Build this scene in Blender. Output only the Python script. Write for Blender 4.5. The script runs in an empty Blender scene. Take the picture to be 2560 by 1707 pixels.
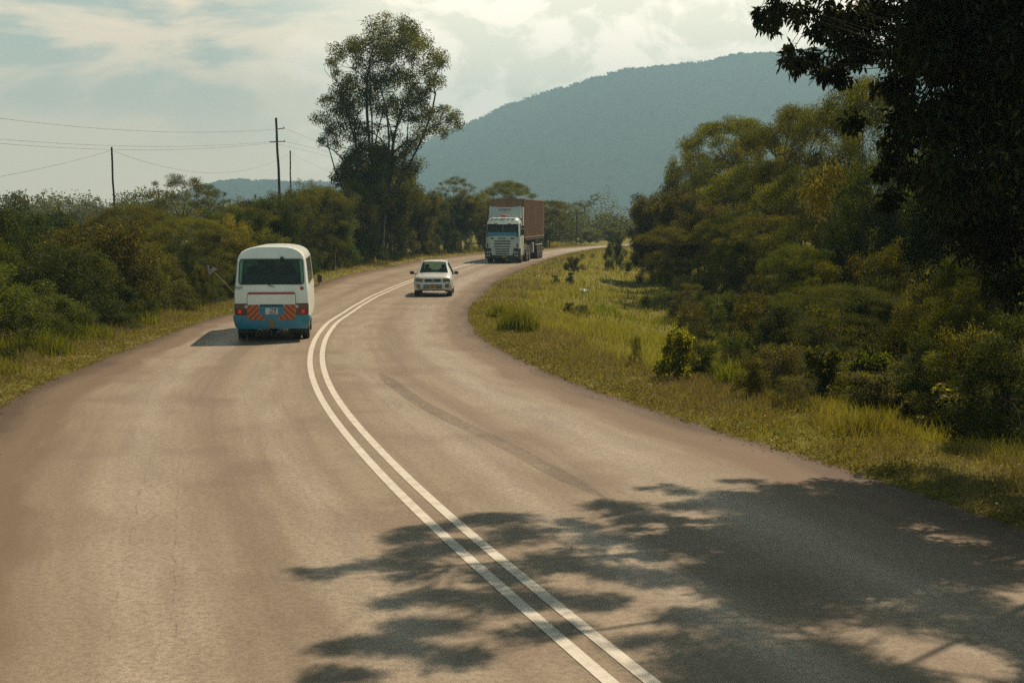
import bpy, math, random
import numpy as np
from mathutils import Vector, Matrix

# ------------------------------------------------------------------ camera, sky, sun, exposure
sc = bpy.context.scene
F, CH, HZ = 3556.0, 3.25, 543.0            # focal length in photo pixels, camera height, horizon row
PITCH = math.atan((853.5 - HZ) / F)
cam_d = bpy.data.cameras.new('camera'); cam = bpy.data.objects.new('camera', cam_d)
sc.collection.objects.link(cam); sc.camera = cam
cam_d.sensor_width = 36; cam_d.lens = F / 2560 * 36
cam_d.clip_start = 0.1; cam_d.clip_end = 9000
cam.location = (0, 0, CH); cam.rotation_euler = (math.pi / 2 - PITCH, 0, 0)
cam_d.dof.use_dof = False

SUN = Vector((0.46, 0.56, 1.0)).normalized()
SUN_EL = math.asin(SUN.z); SUN_AZ = math.atan2(SUN.x, SUN.y)
sun_d = bpy.data.lights.new('sun', 'SUN'); sun_d.energy = 5.0; sun_d.angle = math.radians(0.6)
sun_d.color = (1.0, 0.81, 0.59)
sun = bpy.data.objects.new('sun', sun_d); sc.collection.objects.link(sun)
sun.rotation_euler = SUN.to_track_quat('Z', 'Y').to_euler(); sun.location = SUN * 200

sc.view_settings.view_transform = 'Standard'; sc.view_settings.look = 'None'
sc.view_settings.exposure = 0.40; sc.view_settings.gamma = 1.0

w = bpy.data.worlds.new("World"); sc.world = w; w.use_nodes = True
nt = w.node_tree; N = nt.nodes; Lk = nt.links
for n in list(N): N.remove(n)
def nd(t, **k):
    n = N.new(t)
    for a, b in k.items(): setattr(n, a, b)
    return n
out = nd('ShaderNodeOutputWorld'); bg = nd('ShaderNodeBackground'); bg.inputs['Strength'].default_value = 0.1
sky = nd('ShaderNodeTexSky'); sky.sky_type = 'NISHITA'; sky.sun_disc = False
sky.sun_elevation = SUN_EL; sky.sun_rotation = SUN_AZ; sky.air_density = 1.0; sky.dust_density = 2.0
tc = nd('ShaderNodeTexCoord')
def vdot(vec, src):
    m = nd('ShaderNodeVectorMath', operation='DOT_PRODUCT'); m.inputs[1].default_value = vec
    Lk.new(src, m.inputs[0]); return m.outputs['Value']
def mrange(src, a, b, c=0., d=1., smooth=True):
    m = nd('ShaderNodeMapRange'); m.interpolation_type = 'SMOOTHSTEP' if smooth else 'LINEAR'
    for i, v in ((1, a), (2, b), (3, c), (4, d)): m.inputs[i].default_value = v
    Lk.new(src, m.inputs[0]); return m.outputs[0]
def mixc(f, a, b, mode='MIX'):
    m = nd('ShaderNodeMix', data_type='RGBA', blend_type=mode)
    if isinstance(f, float): m.inputs[0].default_value = f
    else: Lk.new(f, m.inputs[0])
    for i, v in ((6, a), (7, b)):
        if isinstance(v, tuple): m.inputs[i].default_value = v + (1,)
        else: Lk.new(v, m.inputs[i])
    return m.outputs[2]
def noise(scale, detail, sx, sy, sz, off=(0, 0, 0), rough=0.5, dist=0.0):
    mp = nd('ShaderNodeMapping'); mp.inputs['Scale'].default_value = (sx, sy, sz); mp.inputs['Location'].default_value = off
    Lk.new(tc.outputs['Generated'], mp.inputs[0])
    n = nd('ShaderNodeTexNoise'); n.inputs['Scale'].default_value = scale; n.inputs['Detail'].default_value = detail
    n.inputs['Roughness'].default_value = rough; n.inputs['Distortion'].default_value = dist
    Lk.new(mp.outputs[0], n.inputs['Vector']); return n.outputs['Fac']
G = tc.outputs['Generated']
gd = Vector((0.10, 1, 0.115)).normalized()
glow = mrange(vdot(tuple(gd), G), math.cos(math.radians(18)), math.cos(math.radians(5)))
front = mrange(vdot((0.03, 0.995, 0.1), G), 0.78, 0.92)
zz = vdot((0, 0, 1), G)
low = mrange(zz, 0.02, 0.13, 1.0, 0.0)
c1 = mrange(noise(7.5, 5, 1, 1, 3.2, (0.3, 0.1, 0.45), 0.55, 0.3), 0.40, 0.55)
c2 = mrange(noise(16, 8, 1, 1, 1.5, (0.2, 0.4, 0.0), 0.6, 0.35), 0.45, 0.56)
teal = (5.2, 5.6, 4.7); beige = (13.0, 9.7, 6.6); white = (18.5, 15.9, 12.9)
a = mixc(c1, teal, beige)
a = mixc(low, a, (14.2, 10.6, 6.8))
wn = mixc(c2, (14.0, 12.6, 9.6), white)
a = mixc(glow, a, wn)
rest = mixc(mrange(noise(2.2, 6, 1, 1, 2.0), 0.45, 0.62), sky.outputs[0], (5.2, 5.0, 4.6))
rest = mixc(1.0, rest, (0.26, 0.26, 0.21), 'MULTIPLY')
rest = mixc(mrange(vdot((0.0, -1.0, 0.0), G), 0.3, 0.9), rest, (3.2, 4.3, 4.0))  # unseen teal sky behind the camera, added to brighten faces turned that way
col = mixc(front, rest, a)
hi = mrange(zz, 0.165, 0.32)
col = mixc(hi, col, rest)
Lk.new(col, bg.inputs['Color']); Lk.new(bg.outputs[0], out.inputs['Surface'])

sc.cycles.max_bounces = 7; sc.cycles.diffuse_bounces = 3; sc.cycles.glossy_bounces = 3
sc.cycles.transmission_bounces = 4; sc.cycles.transparent_max_bounces = 12; sc.cycles.volume_bounces = 0
sc.cycles.use_denoising = False
sc.cycles.sample_clamp_indirect = 6

# ------------------------------------------------------------------ helpers
COL = sc.collection
rng = np.random.default_rng(7)

def tag(o, label=None, cat=None, group=None, kind=None):
    if label: o['label'] = label
    if cat: o['category'] = cat
    if group: o['group'] = group
    if kind: o['kind'] = kind
    return o
def empty(name, loc=(0, 0, 0), rz=0.0):
    o = bpy.data.objects.new(name, None); COL.objects.link(o)
    o.location = loc; o.rotation_euler = (0, 0, rz); o.empty_display_size = 0.3
    return o
def mesh_np(name, V, Q, tint=None, smooth=False):
    """V (n,3) ; Q (m,k) faces"""
    me = bpy.data.meshes.new(name); V = np.asarray(V, np.float32); Q = np.asarray(Q, np.int32)
    k = Q.shape[1]
    me.vertices.add(len(V)); me.vertices.foreach_set('co', V.ravel())
    me.loops.add(Q.size); me.loops.foreach_set('vertex_index', Q.ravel())
    me.polygons.add(len(Q)); me.polygons.foreach_set('loop_start', np.arange(0, Q.size, k, dtype=np.int32))
    if smooth: me.polygons.foreach_set('use_smooth', np.ones(len(Q), bool))
    me.update(calc_edges=True)
    if tint is not None:
        at = me.attributes.new('tint', 'FLOAT', 'POINT'); at.data.foreach_set('value', np.asarray(tint, np.float32))
    return me
def link(name, me, mat=None, parent=None):
    o = bpy.data.objects.new(name, me); COL.objects.link(o)
    if mat and not me.materials: me.materials.append(mat)
    if parent: o.parent = parent
    return o

class MB:
    """collects shapes for ONE mesh object"""
    def __init__(s): s.v = []; s.f = []
    def add(s, vs, fs):
        b = len(s.v); s.v += [tuple(p) for p in vs]; s.f += [tuple(i + b for i in f) for f in fs]; return s
    def box(s, x0, x1, y0, y1, z0, z1, sh=0.0, shy=0.0):
        vs = [(x0, y0, z0), (x1, y0, z0), (x1, y1, z0), (x0, y1, z0),
              (x0 + sh, y0 + shy, z1), (x1 - sh, y0 + shy, z1), (x1 - sh, y1, z1), (x0 + sh, y1, z1)]
        return s.add(vs, [(3, 2, 1, 0), (4, 5, 6, 7), (0, 1, 5, 4), (1, 2, 6, 5), (2, 3, 7, 6), (3, 0, 4, 7)])
    def tube(s, pts, r, n=8, cap=True):
        pts = [Vector(p) for p in pts]; rr = r if isinstance(r, (list, tuple)) else [r] * len(pts)
        vs = []; fs = []
        for i, p in enumerate(pts):
            t = (pts[min(i + 1, len(pts) - 1)] - pts[max(i - 1, 0)]).normalized()
            a = t.orthogonal().normalized() if abs(t.z) < 0.99 else Vector((1, 0, 0))
            if i and abs(t.dot(pa)) < 0.99: a = (pa - t * pa.dot(t)).normalized()
            pa = a; b = t.cross(a)
            for k in range(n):
                an = 2 * math.pi * k / n
                vs.append(p + (a * math.cos(an) + b * math.sin(an)) * rr[i])
        for i in range(len(pts) - 1):
            for k in range(n):
                fs.append((i * n + k, i * n + (k + 1) % n, (i + 1) * n + (k + 1) % n, (i + 1) * n + k))
        if cap:
            fs.append(tuple(range(n))[::-1]); fs.append(tuple((len(pts) - 1) * n + k for k in range(n)))
        return s.add(vs, fs)
    def lathe_x(s, cx, cy, cz, prof, n=28):
        """prof list of (x offset, radius) revolved about the x axis through the centre"""
        vs = []; fs = []; m = len(prof)
        for (dx, r) in prof:
            for k in range(n):
                an = 2 * math.pi * k / n
                vs.append((cx + dx, cy + r * math.cos(an), cz + r * math.sin(an)))
        for i in range(m - 1):
            for k in range(n):
                fs.append((i * n + k, i * n + (k + 1) % n, (i + 1) * n + (k + 1) % n, (i + 1) * n + k))
        fs.append(tuple(range(n))[::-1]); fs.append(tuple((m - 1) * n + k for k in range(n)))
        return s.add(vs, fs)
    def plate(s, poly, y0, y1, fy=None):
        """polygon in x,z extruded along y; fy(z) shifts y"""
        g = fy or (lambda x, z: 0.0); n = len(poly)
        vs = [(x, y0 + g(x, z), z) for x, z in poly] + [(x, y1 + g(x, z), z) for x, z in poly]
        fs = [tuple(range(n)), tuple(range(2 * n - 1, n - 1, -1))]
        fs += [(i, i + n, (i + 1) % n + n, (i + 1) % n) for i in range(n)]
        return s.add(vs, fs)
    def build(s, name, mat, parent=None, bevel=0.0, smooth=40, segs=2):
        me = bpy.data.meshes.new(name); me.from_pydata(s.v, [], s.f); me.update()
        if smooth:
            me.polygons.foreach_set('use_smooth', np.ones(len(me.polygons), bool))
            try: me.set_sharp_from_angle(angle=math.radians(smooth))
            except Exception: pass
        o = link(name, me, mat, parent)
        if bevel:
            m = o.modifiers.new('bevel', 'BEVEL'); m.width = bevel; m.segments = segs; m.limit_method = 'ANGLE'; m.angle_limit = math.radians(35)
            m.harden_normals = False
        return o
def rrect(x0, x1, z0, z1, r, n=5):
    pts = []
    for cx, cz, a0 in ((x1 - r, z0 + r, -90), (x1 - r, z1 - r, 0), (x0 + r, z1 - r, 90), (x0 + r, z0 + r, 180)):
        for i in range(n + 1):
            a = math.radians(a0 + 90 * i / n); pts.append((cx + r * math.cos(a), cz + r * math.sin(a)))
    return pts
def text_mesh(name, s, size, mat, parent, loc, rot, ext=0.004, bold=0.0, sx=1.0):
    c = bpy.data.curves.new(name, 'FONT'); c.body = s; c.size = size; c.extrude = ext; c.offset = bold
    c.align_x = 'CENTER'; c.align_y = 'CENTER'; c.resolution_u = 3
    t = bpy.data.objects.new('tmp', c); COL.objects.link(t)
    dg = bpy.context.evaluated_depsgraph_get()
    me = bpy.data.meshes.new_from_object(t.evaluated_get(dg)); bpy.data.objects.remove(t); me.name = name
    me.materials.clear()
    o = link(name, me, mat, parent); o.location = loc; o.rotation_euler = rot; o.scale = (sx, 1, 1)
    return o

# ---- materials
def newmat(name):
    m = bpy.data.materials.new(name); m.use_nodes = True
    return m, m.node_tree, m.node_tree.nodes['Principled BSDF']
def node(t, typ, **k):
    n = t.nodes.new(typ)
    for a, b in k.items(): setattr(n, a, b)
    return n
def tnoise(t, vec, scale, detail=4, rough=0.55, mscale=None, dist=0.0):
    if mscale is not None:
        mp = node(t, 'ShaderNodeMapping'); mp.inputs['Scale'].default_value = mscale; t.links.new(vec, mp.inputs[0]); vec = mp.outputs[0]
    n = node(t, 'ShaderNodeTexNoise'); n.inputs['Scale'].default_value = scale; n.inputs['Detail'].default_value = detail
    n.inputs['Roughness'].default_value = rough; n.inputs['Distortion'].default_value = dist
    t.links.new(vec, n.inputs['Vector']); return n.outputs['Fac']
def tmap(t, src, a, b, c=0., d=1., smooth=True):
    m = node(t, 'ShaderNodeMapRange'); m.interpolation_type = 'SMOOTHSTEP' if smooth else 'LINEAR'
    for i, v in ((1, a), (2, b), (3, c), (4, d)): m.inputs[i].default_value = v
    t.links.new(src, m.inputs[0]); return m.outputs[0]
def tmix(t, f, a, b, mode='MIX'):
    m = node(t, 'ShaderNodeMix', data_type='RGBA', blend_type=mode)
    if isinstance(f, (float, int)): m.inputs[0].default_value = f
    else: t.links.new(f, m.inputs[0])
    for i, v in ((6, a), (7, b)):
        if isinstance(v, tuple): m.inputs[i].default_value = v + (1,)
        else: t.links.new(v, m.inputs[i])
    return m.outputs[2]
def tmath(t, op, a, b=0.0):
    m = node(t, 'ShaderNodeMath', operation=op)
    for i, v in ((0, a), (1, b)):
        if isinstance(v, (float, int)): m.inputs[i].default_value = v
        else: t.links.new(v, m.inputs[i])
    return m.outputs[0]
def simple(name, col, rough=0.5, metal=0.0, spec=0.5, dirt=0.0, dcol=(0.20, 0.13, 0.08), emit=None, coat=0.0, scale=3.0):
    m, t, p = newmat(name)
    p.inputs['Roughness'].default_value = rough; p.inputs['Metallic'].default_value = metal
    p.inputs['Specular IOR Level'].default_value = spec; p.inputs['Coat Weight'].default_value = coat
    tc_ = node(t, 'ShaderNodeTexCoord')
    n = tnoise(t, tc_.outputs['Object'], scale, 6, 0.6)
    f = tmap(t, n, 0.35, 0.75, 0.0, dirt) if dirt else tmap(t, n, 0.3, 0.7, 0.0, 0.08)
    t.links.new(tmix(t, f, tuple(col), tuple(dcol)), p.inputs['Base Color'])
    if emit: p.inputs['Emission Color'].default_value = emit[0] + (1,); p.inputs['Emission Strength'].default_value = emit[1]
    return m
def leafmat(name, stops, rough=0.55, trans=0.46, tcol=(1.42, 1.42, 0.34), spec=0.12):
    m, t, p = newmat(name)
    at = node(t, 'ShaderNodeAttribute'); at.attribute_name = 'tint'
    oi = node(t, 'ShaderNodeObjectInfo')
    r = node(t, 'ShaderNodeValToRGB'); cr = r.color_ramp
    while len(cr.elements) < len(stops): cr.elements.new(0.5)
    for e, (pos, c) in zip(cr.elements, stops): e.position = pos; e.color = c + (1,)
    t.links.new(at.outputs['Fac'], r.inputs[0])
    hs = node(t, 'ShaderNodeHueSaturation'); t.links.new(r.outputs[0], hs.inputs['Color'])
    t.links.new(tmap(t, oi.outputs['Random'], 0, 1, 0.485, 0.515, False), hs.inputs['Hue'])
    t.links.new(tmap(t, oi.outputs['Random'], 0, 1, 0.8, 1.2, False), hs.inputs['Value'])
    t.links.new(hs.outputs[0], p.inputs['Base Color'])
    p.inputs['Roughness'].default_value = rough; p.inputs['Specular IOR Level'].default_value = spec
    tr = node(t, 'ShaderNodeBsdfTranslucent')
    t.links.new(tmix(t, 1.0, hs.outputs[0], tcol, 'MULTIPLY'), tr.inputs[0])
    mx = node(t, 'ShaderNodeMixShader'); mx.inputs[0].default_value = trans
    t.links.new(p.outputs[0], mx.inputs[1]); t.links.new(tr.outputs[0], mx.inputs[2])
    t.links.new(mx.outputs[0], t.nodes['Material Output'].inputs['Surface'])
    return m
M = {}
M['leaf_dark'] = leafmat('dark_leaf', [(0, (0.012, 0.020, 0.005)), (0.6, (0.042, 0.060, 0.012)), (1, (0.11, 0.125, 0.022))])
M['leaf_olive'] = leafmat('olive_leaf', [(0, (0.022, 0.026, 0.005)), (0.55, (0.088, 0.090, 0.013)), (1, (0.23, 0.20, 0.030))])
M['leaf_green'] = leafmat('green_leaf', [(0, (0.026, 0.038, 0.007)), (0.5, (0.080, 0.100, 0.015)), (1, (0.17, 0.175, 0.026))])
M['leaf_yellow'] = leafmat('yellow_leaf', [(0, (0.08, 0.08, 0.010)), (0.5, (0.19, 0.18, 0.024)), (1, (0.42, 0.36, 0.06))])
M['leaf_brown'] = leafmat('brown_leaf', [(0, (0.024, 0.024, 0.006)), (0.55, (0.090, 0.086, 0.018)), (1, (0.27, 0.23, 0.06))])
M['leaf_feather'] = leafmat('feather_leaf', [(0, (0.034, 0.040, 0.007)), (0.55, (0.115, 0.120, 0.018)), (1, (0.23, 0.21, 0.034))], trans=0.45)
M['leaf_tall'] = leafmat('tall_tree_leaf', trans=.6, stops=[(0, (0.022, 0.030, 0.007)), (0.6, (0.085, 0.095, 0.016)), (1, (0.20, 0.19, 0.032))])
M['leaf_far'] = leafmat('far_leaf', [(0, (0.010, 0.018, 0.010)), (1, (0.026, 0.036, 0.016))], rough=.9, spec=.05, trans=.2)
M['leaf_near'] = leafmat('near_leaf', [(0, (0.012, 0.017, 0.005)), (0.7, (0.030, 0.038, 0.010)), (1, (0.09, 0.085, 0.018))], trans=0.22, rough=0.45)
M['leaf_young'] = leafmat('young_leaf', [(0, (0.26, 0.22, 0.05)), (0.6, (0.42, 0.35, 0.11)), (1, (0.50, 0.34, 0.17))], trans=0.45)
M['grass'] = leafmat('grass_blade', [(0, (0.055, 0.065, 0.011)), (0.3, (0.20, 0.21, 0.026)), (0.55, (0.31, 0.28, 0.045)), (0.78, (0.15, 0.125, 0.052)), (1, (0.19, 0.145, 0.088))], trans=0.35, spec=0.25, tcol=(1.35, 1.25, 0.45))
M['grass_tall'] = leafmat('tall_grass_blade', [(0, (0.09, 0.11, 0.018)), (0.6, (0.19, 0.22, 0.03)), (1, (0.30, 0.28, 0.06))], trans=0.4)
M['bark'] = simple('bark', (0.075, 0.058, 0.042), 0.9, dirt=0.6, dcol=(0.03, 0.024, 0.018), scale=9)
M['bark_dark'] = simple('dark_bark', (0.030, 0.024, 0.018), 0.9, dirt=0.5, dcol=(0.012, 0.010, 0.008), scale=9)

# ------------------------------------------------------------------ the ground's shape
def unproj(px, py, zf=None):
    a = (px - 1280) / F; b = (853.5 - py) / F
    d = np.array([a, math.cos(PITCH) + b * math.sin(PITCH), -math.sin(PITCH) + b * math.cos(PITCH)])
    z = 0.0
    for _ in range(30):
        t = (z - CH) / d[2]; y = d[1] * t
        z = float(zroad(y)) if zf is None else zf
    return d[0] * t, d[1] * t
_zy = np.array([-60, 30, 38, 45, 52, 60, 68, 76, 86, 96, 105, 2000]); _zz = np.array([0, 0, -.02, -.10, -.24, -.34, -.36, -.30, -.14, -.03, 0, 0])
def zroad(y): return np.interp(y, _zy, _zz)
def at(px, py, d):
    """a world point: photo column / row seen at distance d along the view's ground axis"""
    a = (px - 1280) / F; b = (853.5 - py) / F
    v = np.array([a, math.cos(PITCH) + b * math.sin(PITCH), -math.sin(PITCH) + b * math.cos(PITCH)])
    t = d / v[1]; return Vector((v[0] * t, d, CH + v[2] * t))
_C = [(1570,1707),(1280,1461),(1085,1298),(920,1127),(841,1034),(808,980),(789,927),(787,887),(799,847),(829,807),(896,763),(937,740),(981,721),(1032,700),(1134,671.5),(1185,658.5),(1300,642),(1400,628),(1505,616.5)]
_L = [(0,1000),(67,967),(167,927),(287,884),(347,860),(427,830),(494,803.5),(588,777),(809,701),(896,680),(978,665),(1052,649),(1134,640),(1212,633),(1359,624),(1425,619),(1505,613)]
_R = [(2560,1308),(2448,1268),(2348,1234),(2215,1194),(2081,1157),(1921,1111),(1747,1060.6),(1600,1007),(1480,970.5),(1380,934),(1280,884),(1253,869),(1199,835),(1183,801),(1183,770),(1199,746),(1236,709),(1263,693.5),(1321,668),(1359,653.4),(1398,640),(1425,633),(1461,626.6),(1505,620)]
YS = np.arange(-30, 262, 0.5)
def curve(P, pre, post, sm):
    q = sorted([unproj(*p)[::-1] for p in P] + pre + post)
    y = np.array([a for a, b in q]); x = np.array([b for a, b in q])
    v = np.interp(YS, y, x)
    k = np.exp(-0.5 * (np.arange(-24, 25) / sm) ** 2); k /= k.sum()
    vp = np.concatenate([v[0] + (np.arange(-24, 0)) * (v[1] - v[0]), v, v[-1] + np.arange(1, 25) * (v[-1] - v[-2])])
    return np.convolve(vp, k, 'valid')
CX = curve(_C, [(-30, 13.5), (0, 3.8), (5, 2.3)], [(175, 17.0), (200, 28), (262, 60)], 5)
LX = curve(_L, [(-30, 8.0), (0, -1.9), (8, -4.4), (15, -6.6), (20, -8.0)], [(180, 16.5), (200, 25), (262, 56)], 5)
RX = curve(_R, [(-30, 19.0), (0, 9.5), (8, 7.2)], [(170, 17.0), (200, 33), (262, 66)], 4)
cx = lambda y: np.interp(y, YS, CX); lx = lambda y: np.interp(y, YS, LX); rx = lambda y: np.interp(y, YS, RX)
slope = np.gradient(CX, YS); sl = lambda y: np.interp(y, YS, slope)

def vnoise(x, y, s, seed=0):
    """smooth value noise, -1..1"""
    x = np.asarray(x, float) / s + seed * 17.3; y = np.asarray(y, float) / s + seed * 9.1
    xi = np.floor(x); yi = np.floor(y); fx = x - xi; fy = y - yi
    fx = fx * fx * (3 - 2 * fx); fy = fy * fy * (3 - 2 * fy)
    def h(a, b):
        v = np.sin(a * 127.1 + b * 311.7 + seed) * 43758.5453; return (v - np.floor(v)) * 2 - 1
    return (h(xi, yi) * (1 - fx) + h(xi + 1, yi) * fx) * (1 - fy) + (h(xi, yi + 1) * (1 - fx) + h(xi + 1, yi + 1) * fx) * fy
def offs(x, y):
    c = 1 / np.sqrt(1 + sl(y) ** 2)
    return (x - rx(y)) * c, (lx(y) - x) * c       # metres right of the road's right edge, left of its left edge
def zground(x, y):
    x = np.asarray(x, float); y = np.asarray(y, float)
    r, l = offs(x, y)
    zr = np.interp(r, [-0.6, -0.25, 0.0, 0.5, 2.0, 4.0, 7.0, 12.0, 16.0, 24.0, 60], [-0.05, -0.03, -0.012, 0.05, 0.02, -0.35, -0.85, -0.9, -0.5, 0.35, 0.8])
    zl = np.interp(l, [-0.6, -0.25, 0.0, 0.5, 3.0, 6.0, 9.0, 30.0, 80], [-0.05, -0.03, -0.012, 0.06, 0.04, -0.55, -0.95, -0.8, 0.2])
    z = np.where(r > -0.6, zr, np.where(l > -0.6, zl, -0.05))
    o = np.clip(np.maximum(r, l), 0, 8) / 8
    n = vnoise(x, y, 7, 1) * 0.28 + vnoise(x, y, 2.6, 2) * 0.10 + vnoise(x, y, 1.1, 3) * 0.035
    far = np.clip((np.hypot(x, y) - 220) / 300, 0, 1)
    return z + n * o + zroad(y) * np.clip(1 - np.maximum(r, l) / 30, 0, 1) - far * 1.0 + far * vnoise(x, y, 120, 5) * 2.0

def axis(fine0, fine1, step, lo, hi, g=1.13):
    a = list(np.arange(fine0, fine1 + 1e-6, step))
    s = step; v = a[-1]
    while v < hi: s *= g; v += s; a.append(v)
    s = step; v = a[0]; b = []
    while v > lo: s *= g; v -= s; b.append(v)
    return np.array(b[::-1] + a)
gx = axis(-26, 34, 0.4, -3600, 3600); gy = axis(4, 200, 0.5, -60, 4200)
X, Y = np.meshgrid(gx, gy); Z = zground(X, Y)
# ground geometry under the asphalt always stays below it
nx, ny = len(gx), len(gy)
idx = np.arange(nx * ny).reshape(ny, nx)
Q = np.stack([idx[:-1, :-1], idx[:-1, 1:], idx[1:, 1:], idx[1:, :-1]], -1).reshape(-1, 4)
mg, t, p = newmat('grassy_soil')
tcg = node(t, 'ShaderNodeTexCoord'); ob = tcg.outputs['Object']
n1 = tnoise(t, ob, 0.35, 5); n2 = tnoise(t, ob, 3.0, 6, 0.65); n3 = tnoise(t, ob, 22, 4, 0.7)
c = tmix(t, tmap(t, n1, 0.4, 0.62), (0.18, 0.18, 0.034), (0.23, 0.19, 0.06))
c = tmix(t, tmap(t, n2, 0.42, 0.7), c, (0.07, 0.07, 0.02))
c = tmix(t, tmap(t, n3, 0.45, 0.75, 0, 0.6), c, (0.15, 0.11, 0.06))
t.links.new(c, p.inputs['Base Color']); p.inputs['Roughness'].default_value = 1.0; p.inputs['Specular IOR Level'].default_value = 0.05
bp = node(t, 'ShaderNodeBump'); bp.inputs['Strength'].default_value = 0.8; bp.inputs['Distance'].default_value = 0.08
t.links.new(n3, bp.inputs['Height']); t.links.new(bp.outputs[0], p.inputs['Normal'])
tag(link('ground', mesh_np('ground', np.stack([X, Y, Z], -1).reshape(-1, 3), Q, smooth=True), mg), kind='structure')

# ------------------------------------------------------------------ road
NU = 28
us = np.concatenate([np.linspace(-1, 0, NU // 2 + 1), np.linspace(0, 1, NU // 2 + 1)[1:]])
ds = np.hypot(np.gradient(CX), 0.5); VV = np.cumsum(ds)
jl = vnoise(YS, YS * 0, 0.9, 3) * 0.16 + vnoise(YS, YS * 0, 3.3, 4) * 0.12
jr = vnoise(YS, YS * 0, 0.9, 6) * 0.16 + vnoise(YS, YS * 0, 3.3, 7) * 0.12
LXJ = LX + jl; RXJ = RX + jr
XX = np.where(us[None, :] < 0, CX[:, None] + (CX - LXJ)[:, None] * us[None, :], CX[:, None] + (RXJ - CX)[:, None] * us[None, :])
YY = np.repeat(YS[:, None], len(us), 1); ZZ = zroad(YY) + 0.02 * (1 - np.abs(us[None, :]) ** 2) - 0.02
V = np.stack([XX, YY, ZZ + 0.012], -1).reshape(-1, 3)
ii = np.arange(len(V)).reshape(len(YS), len(us))
Q = np.stack([ii[:-1, :-1], ii[:-1, 1:], ii[1:, 1:], ii[1:, :-1]], -1).reshape(-1, 4)
me = mesh_np('road', V, Q, smooth=True)
uv = me.uv_layers.new(name='road')
uvv = np.stack([np.repeat((us * 4.9)[None, :], len(YS), 0), np.repeat(VV[:, None], len(us), 1)], -1).reshape(-1, 2)
uv.data.foreach_set('uv', uvv[Q.ravel()].ravel().astype(np.float32))
mr, t, p = newmat('dusty_asphalt')
uvn = node(t, 'ShaderNodeUVMap'); uvn.uv_map = 'road'; U = uvn.outputs[0]
sep = node(t, 'ShaderNodeSeparateXYZ'); t.links.new(U, sep.inputs[0]); u_ = sep.outputs[0]
au = tmath(t, 'ABSOLUTE', u_)
tcr = node(t, 'ShaderNodeTexCoord'); ob = tcr.outputs['Object']
wob = tnoise(t, U, 1.0, 4, 0.6, (0.55, 0.09, 1)); wob2 = tnoise(t, U, 1.0, 5, 0.6, (2.2, 0.35, 1))
streak = tnoise(t, U, 1.0, 5, 0.55, (3.0, 0.05, 1)); streak2 = tnoise(t, U, 1.0, 4, 0.55, (9.0, 0.12, 1))
patch = tnoise(t, ob, 0.45, 4, 0.55); grit = tnoise(t, ob, 60, 3, 0.8); grit2 = tnoise(t, ob, 190, 2, 0.8)
base = tmix(t, tmap(t, streak, 0.36, 0.64), (0.210, 0.165, 0.116), (0.285, 0.230, 0.168))
base = tmix(t, tmap(t, patch, 0.46, 0.66, 0, 0.8), base, (0.175, 0.126, 0.088))
# pale worn wheel tracks, low sun sheen partly put into their colour
trk = tmath(t, 'ADD', u_, tmath(t, 'MULTIPLY', tmath(t, 'SUBTRACT', wob, 0.5), 1.6))
def band(c0, hw):
    return tmap(t, tmath(t, 'ABSOLUTE', tmath(t, 'SUBTRACT', trk, c0)), 0.0, hw, 1.0, 0.0)
tracks = tmath(t, 'MAXIMUM', tmath(t, 'MAXIMUM', band(-2.75, 0.75), band(-1.05, 0.5)), tmath(t, 'MAXIMUM', band(2.85, 0.85), band(1.0, 0.6)))
base = tmix(t, tmath(t, 'MULTIPLY', tracks, tmap(t, wob2, 0.3, 0.7, 0.25, 0.8)), base, (0.420, 0.355, 0.275))
mid = tnoise(t, ob, 14, 5, 0.75)
base = tmix(t, tmap(t, mid, 0.42, 0.62, 0, 0.5), base, (0.13, 0.095, 0.068))
mid2 = tnoise(t, ob, 30, 4, 0.8)
base = tmix(t, tmap(t, mid2, 0.45, 0.62, 0, 0.4), base, (0.36, 0.30, 0.235))
base = tmix(t, tmap(t, streak2, 0.55, 0.75, 0, 0.25), base, (0.15, 0.11, 0.08))
base = tmix(t, tmap(t, grit, 0.48, 0.66, 0, 0.6), base, (0.085, 0.066, 0.050))
base = tmix(t, tmap(t, grit2, 0.58, 0.72, 0, 0.6), base, (0.50, 0.43, 0.35))
oil = tmath(t, 'MAXIMUM', band(1.95, 0.45), band(-1.9, 0.45))
base = tmix(t, tmath(t, 'MULTIPLY', oil, 0.22), base, (0.105, 0.076, 0.054))
# red dust on the shoulders
edge = tmath(t, 'ADD', au, tmath(t, 'MULTIPLY', tmath(t, 'SUBTRACT', wob2, 0.5), 1.0))
base = tmix(t, tmap(t, edge, 3.5, 4.0, 0, 0.85), base, (0.140, 0.095, 0.059))
base = tmix(t, tmap(t, edge, 4.1, 4.8, 0, 0.9), base, (0.072, 0.044, 0.028))
# shoulder seam
seam = tmap(t, tmath(t, 'ABSOLUTE', tmath(t, 'SUBTRACT', tmath(t, 'ADD', au, tmath(t, 'MULTIPLY', tmath(t, 'SUBTRACT', wob, 0.5), 0.15)), 3.55)), 0.006, 0.02, 0.35, 0.0)
base = tmix(t, tmap(t, grit, 0.5, 0.66, 0, 0.3), base, (0.05, 0.036, 0.026))
t.links.new(base, p.inputs['Base Color'])
t.links.new(tmap(t, tracks, 0, 1, 0.60, 0.42, False), p.inputs['Roughness']); p.inputs['Specular IOR Level'].default_value = 0.22
bp = node(t, 'ShaderNodeBump'); bp.inputs['Strength'].default_value = 0.35; bp.inputs['Distance'].default_value = 0.012
t.links.new(grit, bp.inputs['Height']); t.links.new(bp.outputs[0], p.inputs['Normal'])
tag(link('road', me, mr), kind='structure')

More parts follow.
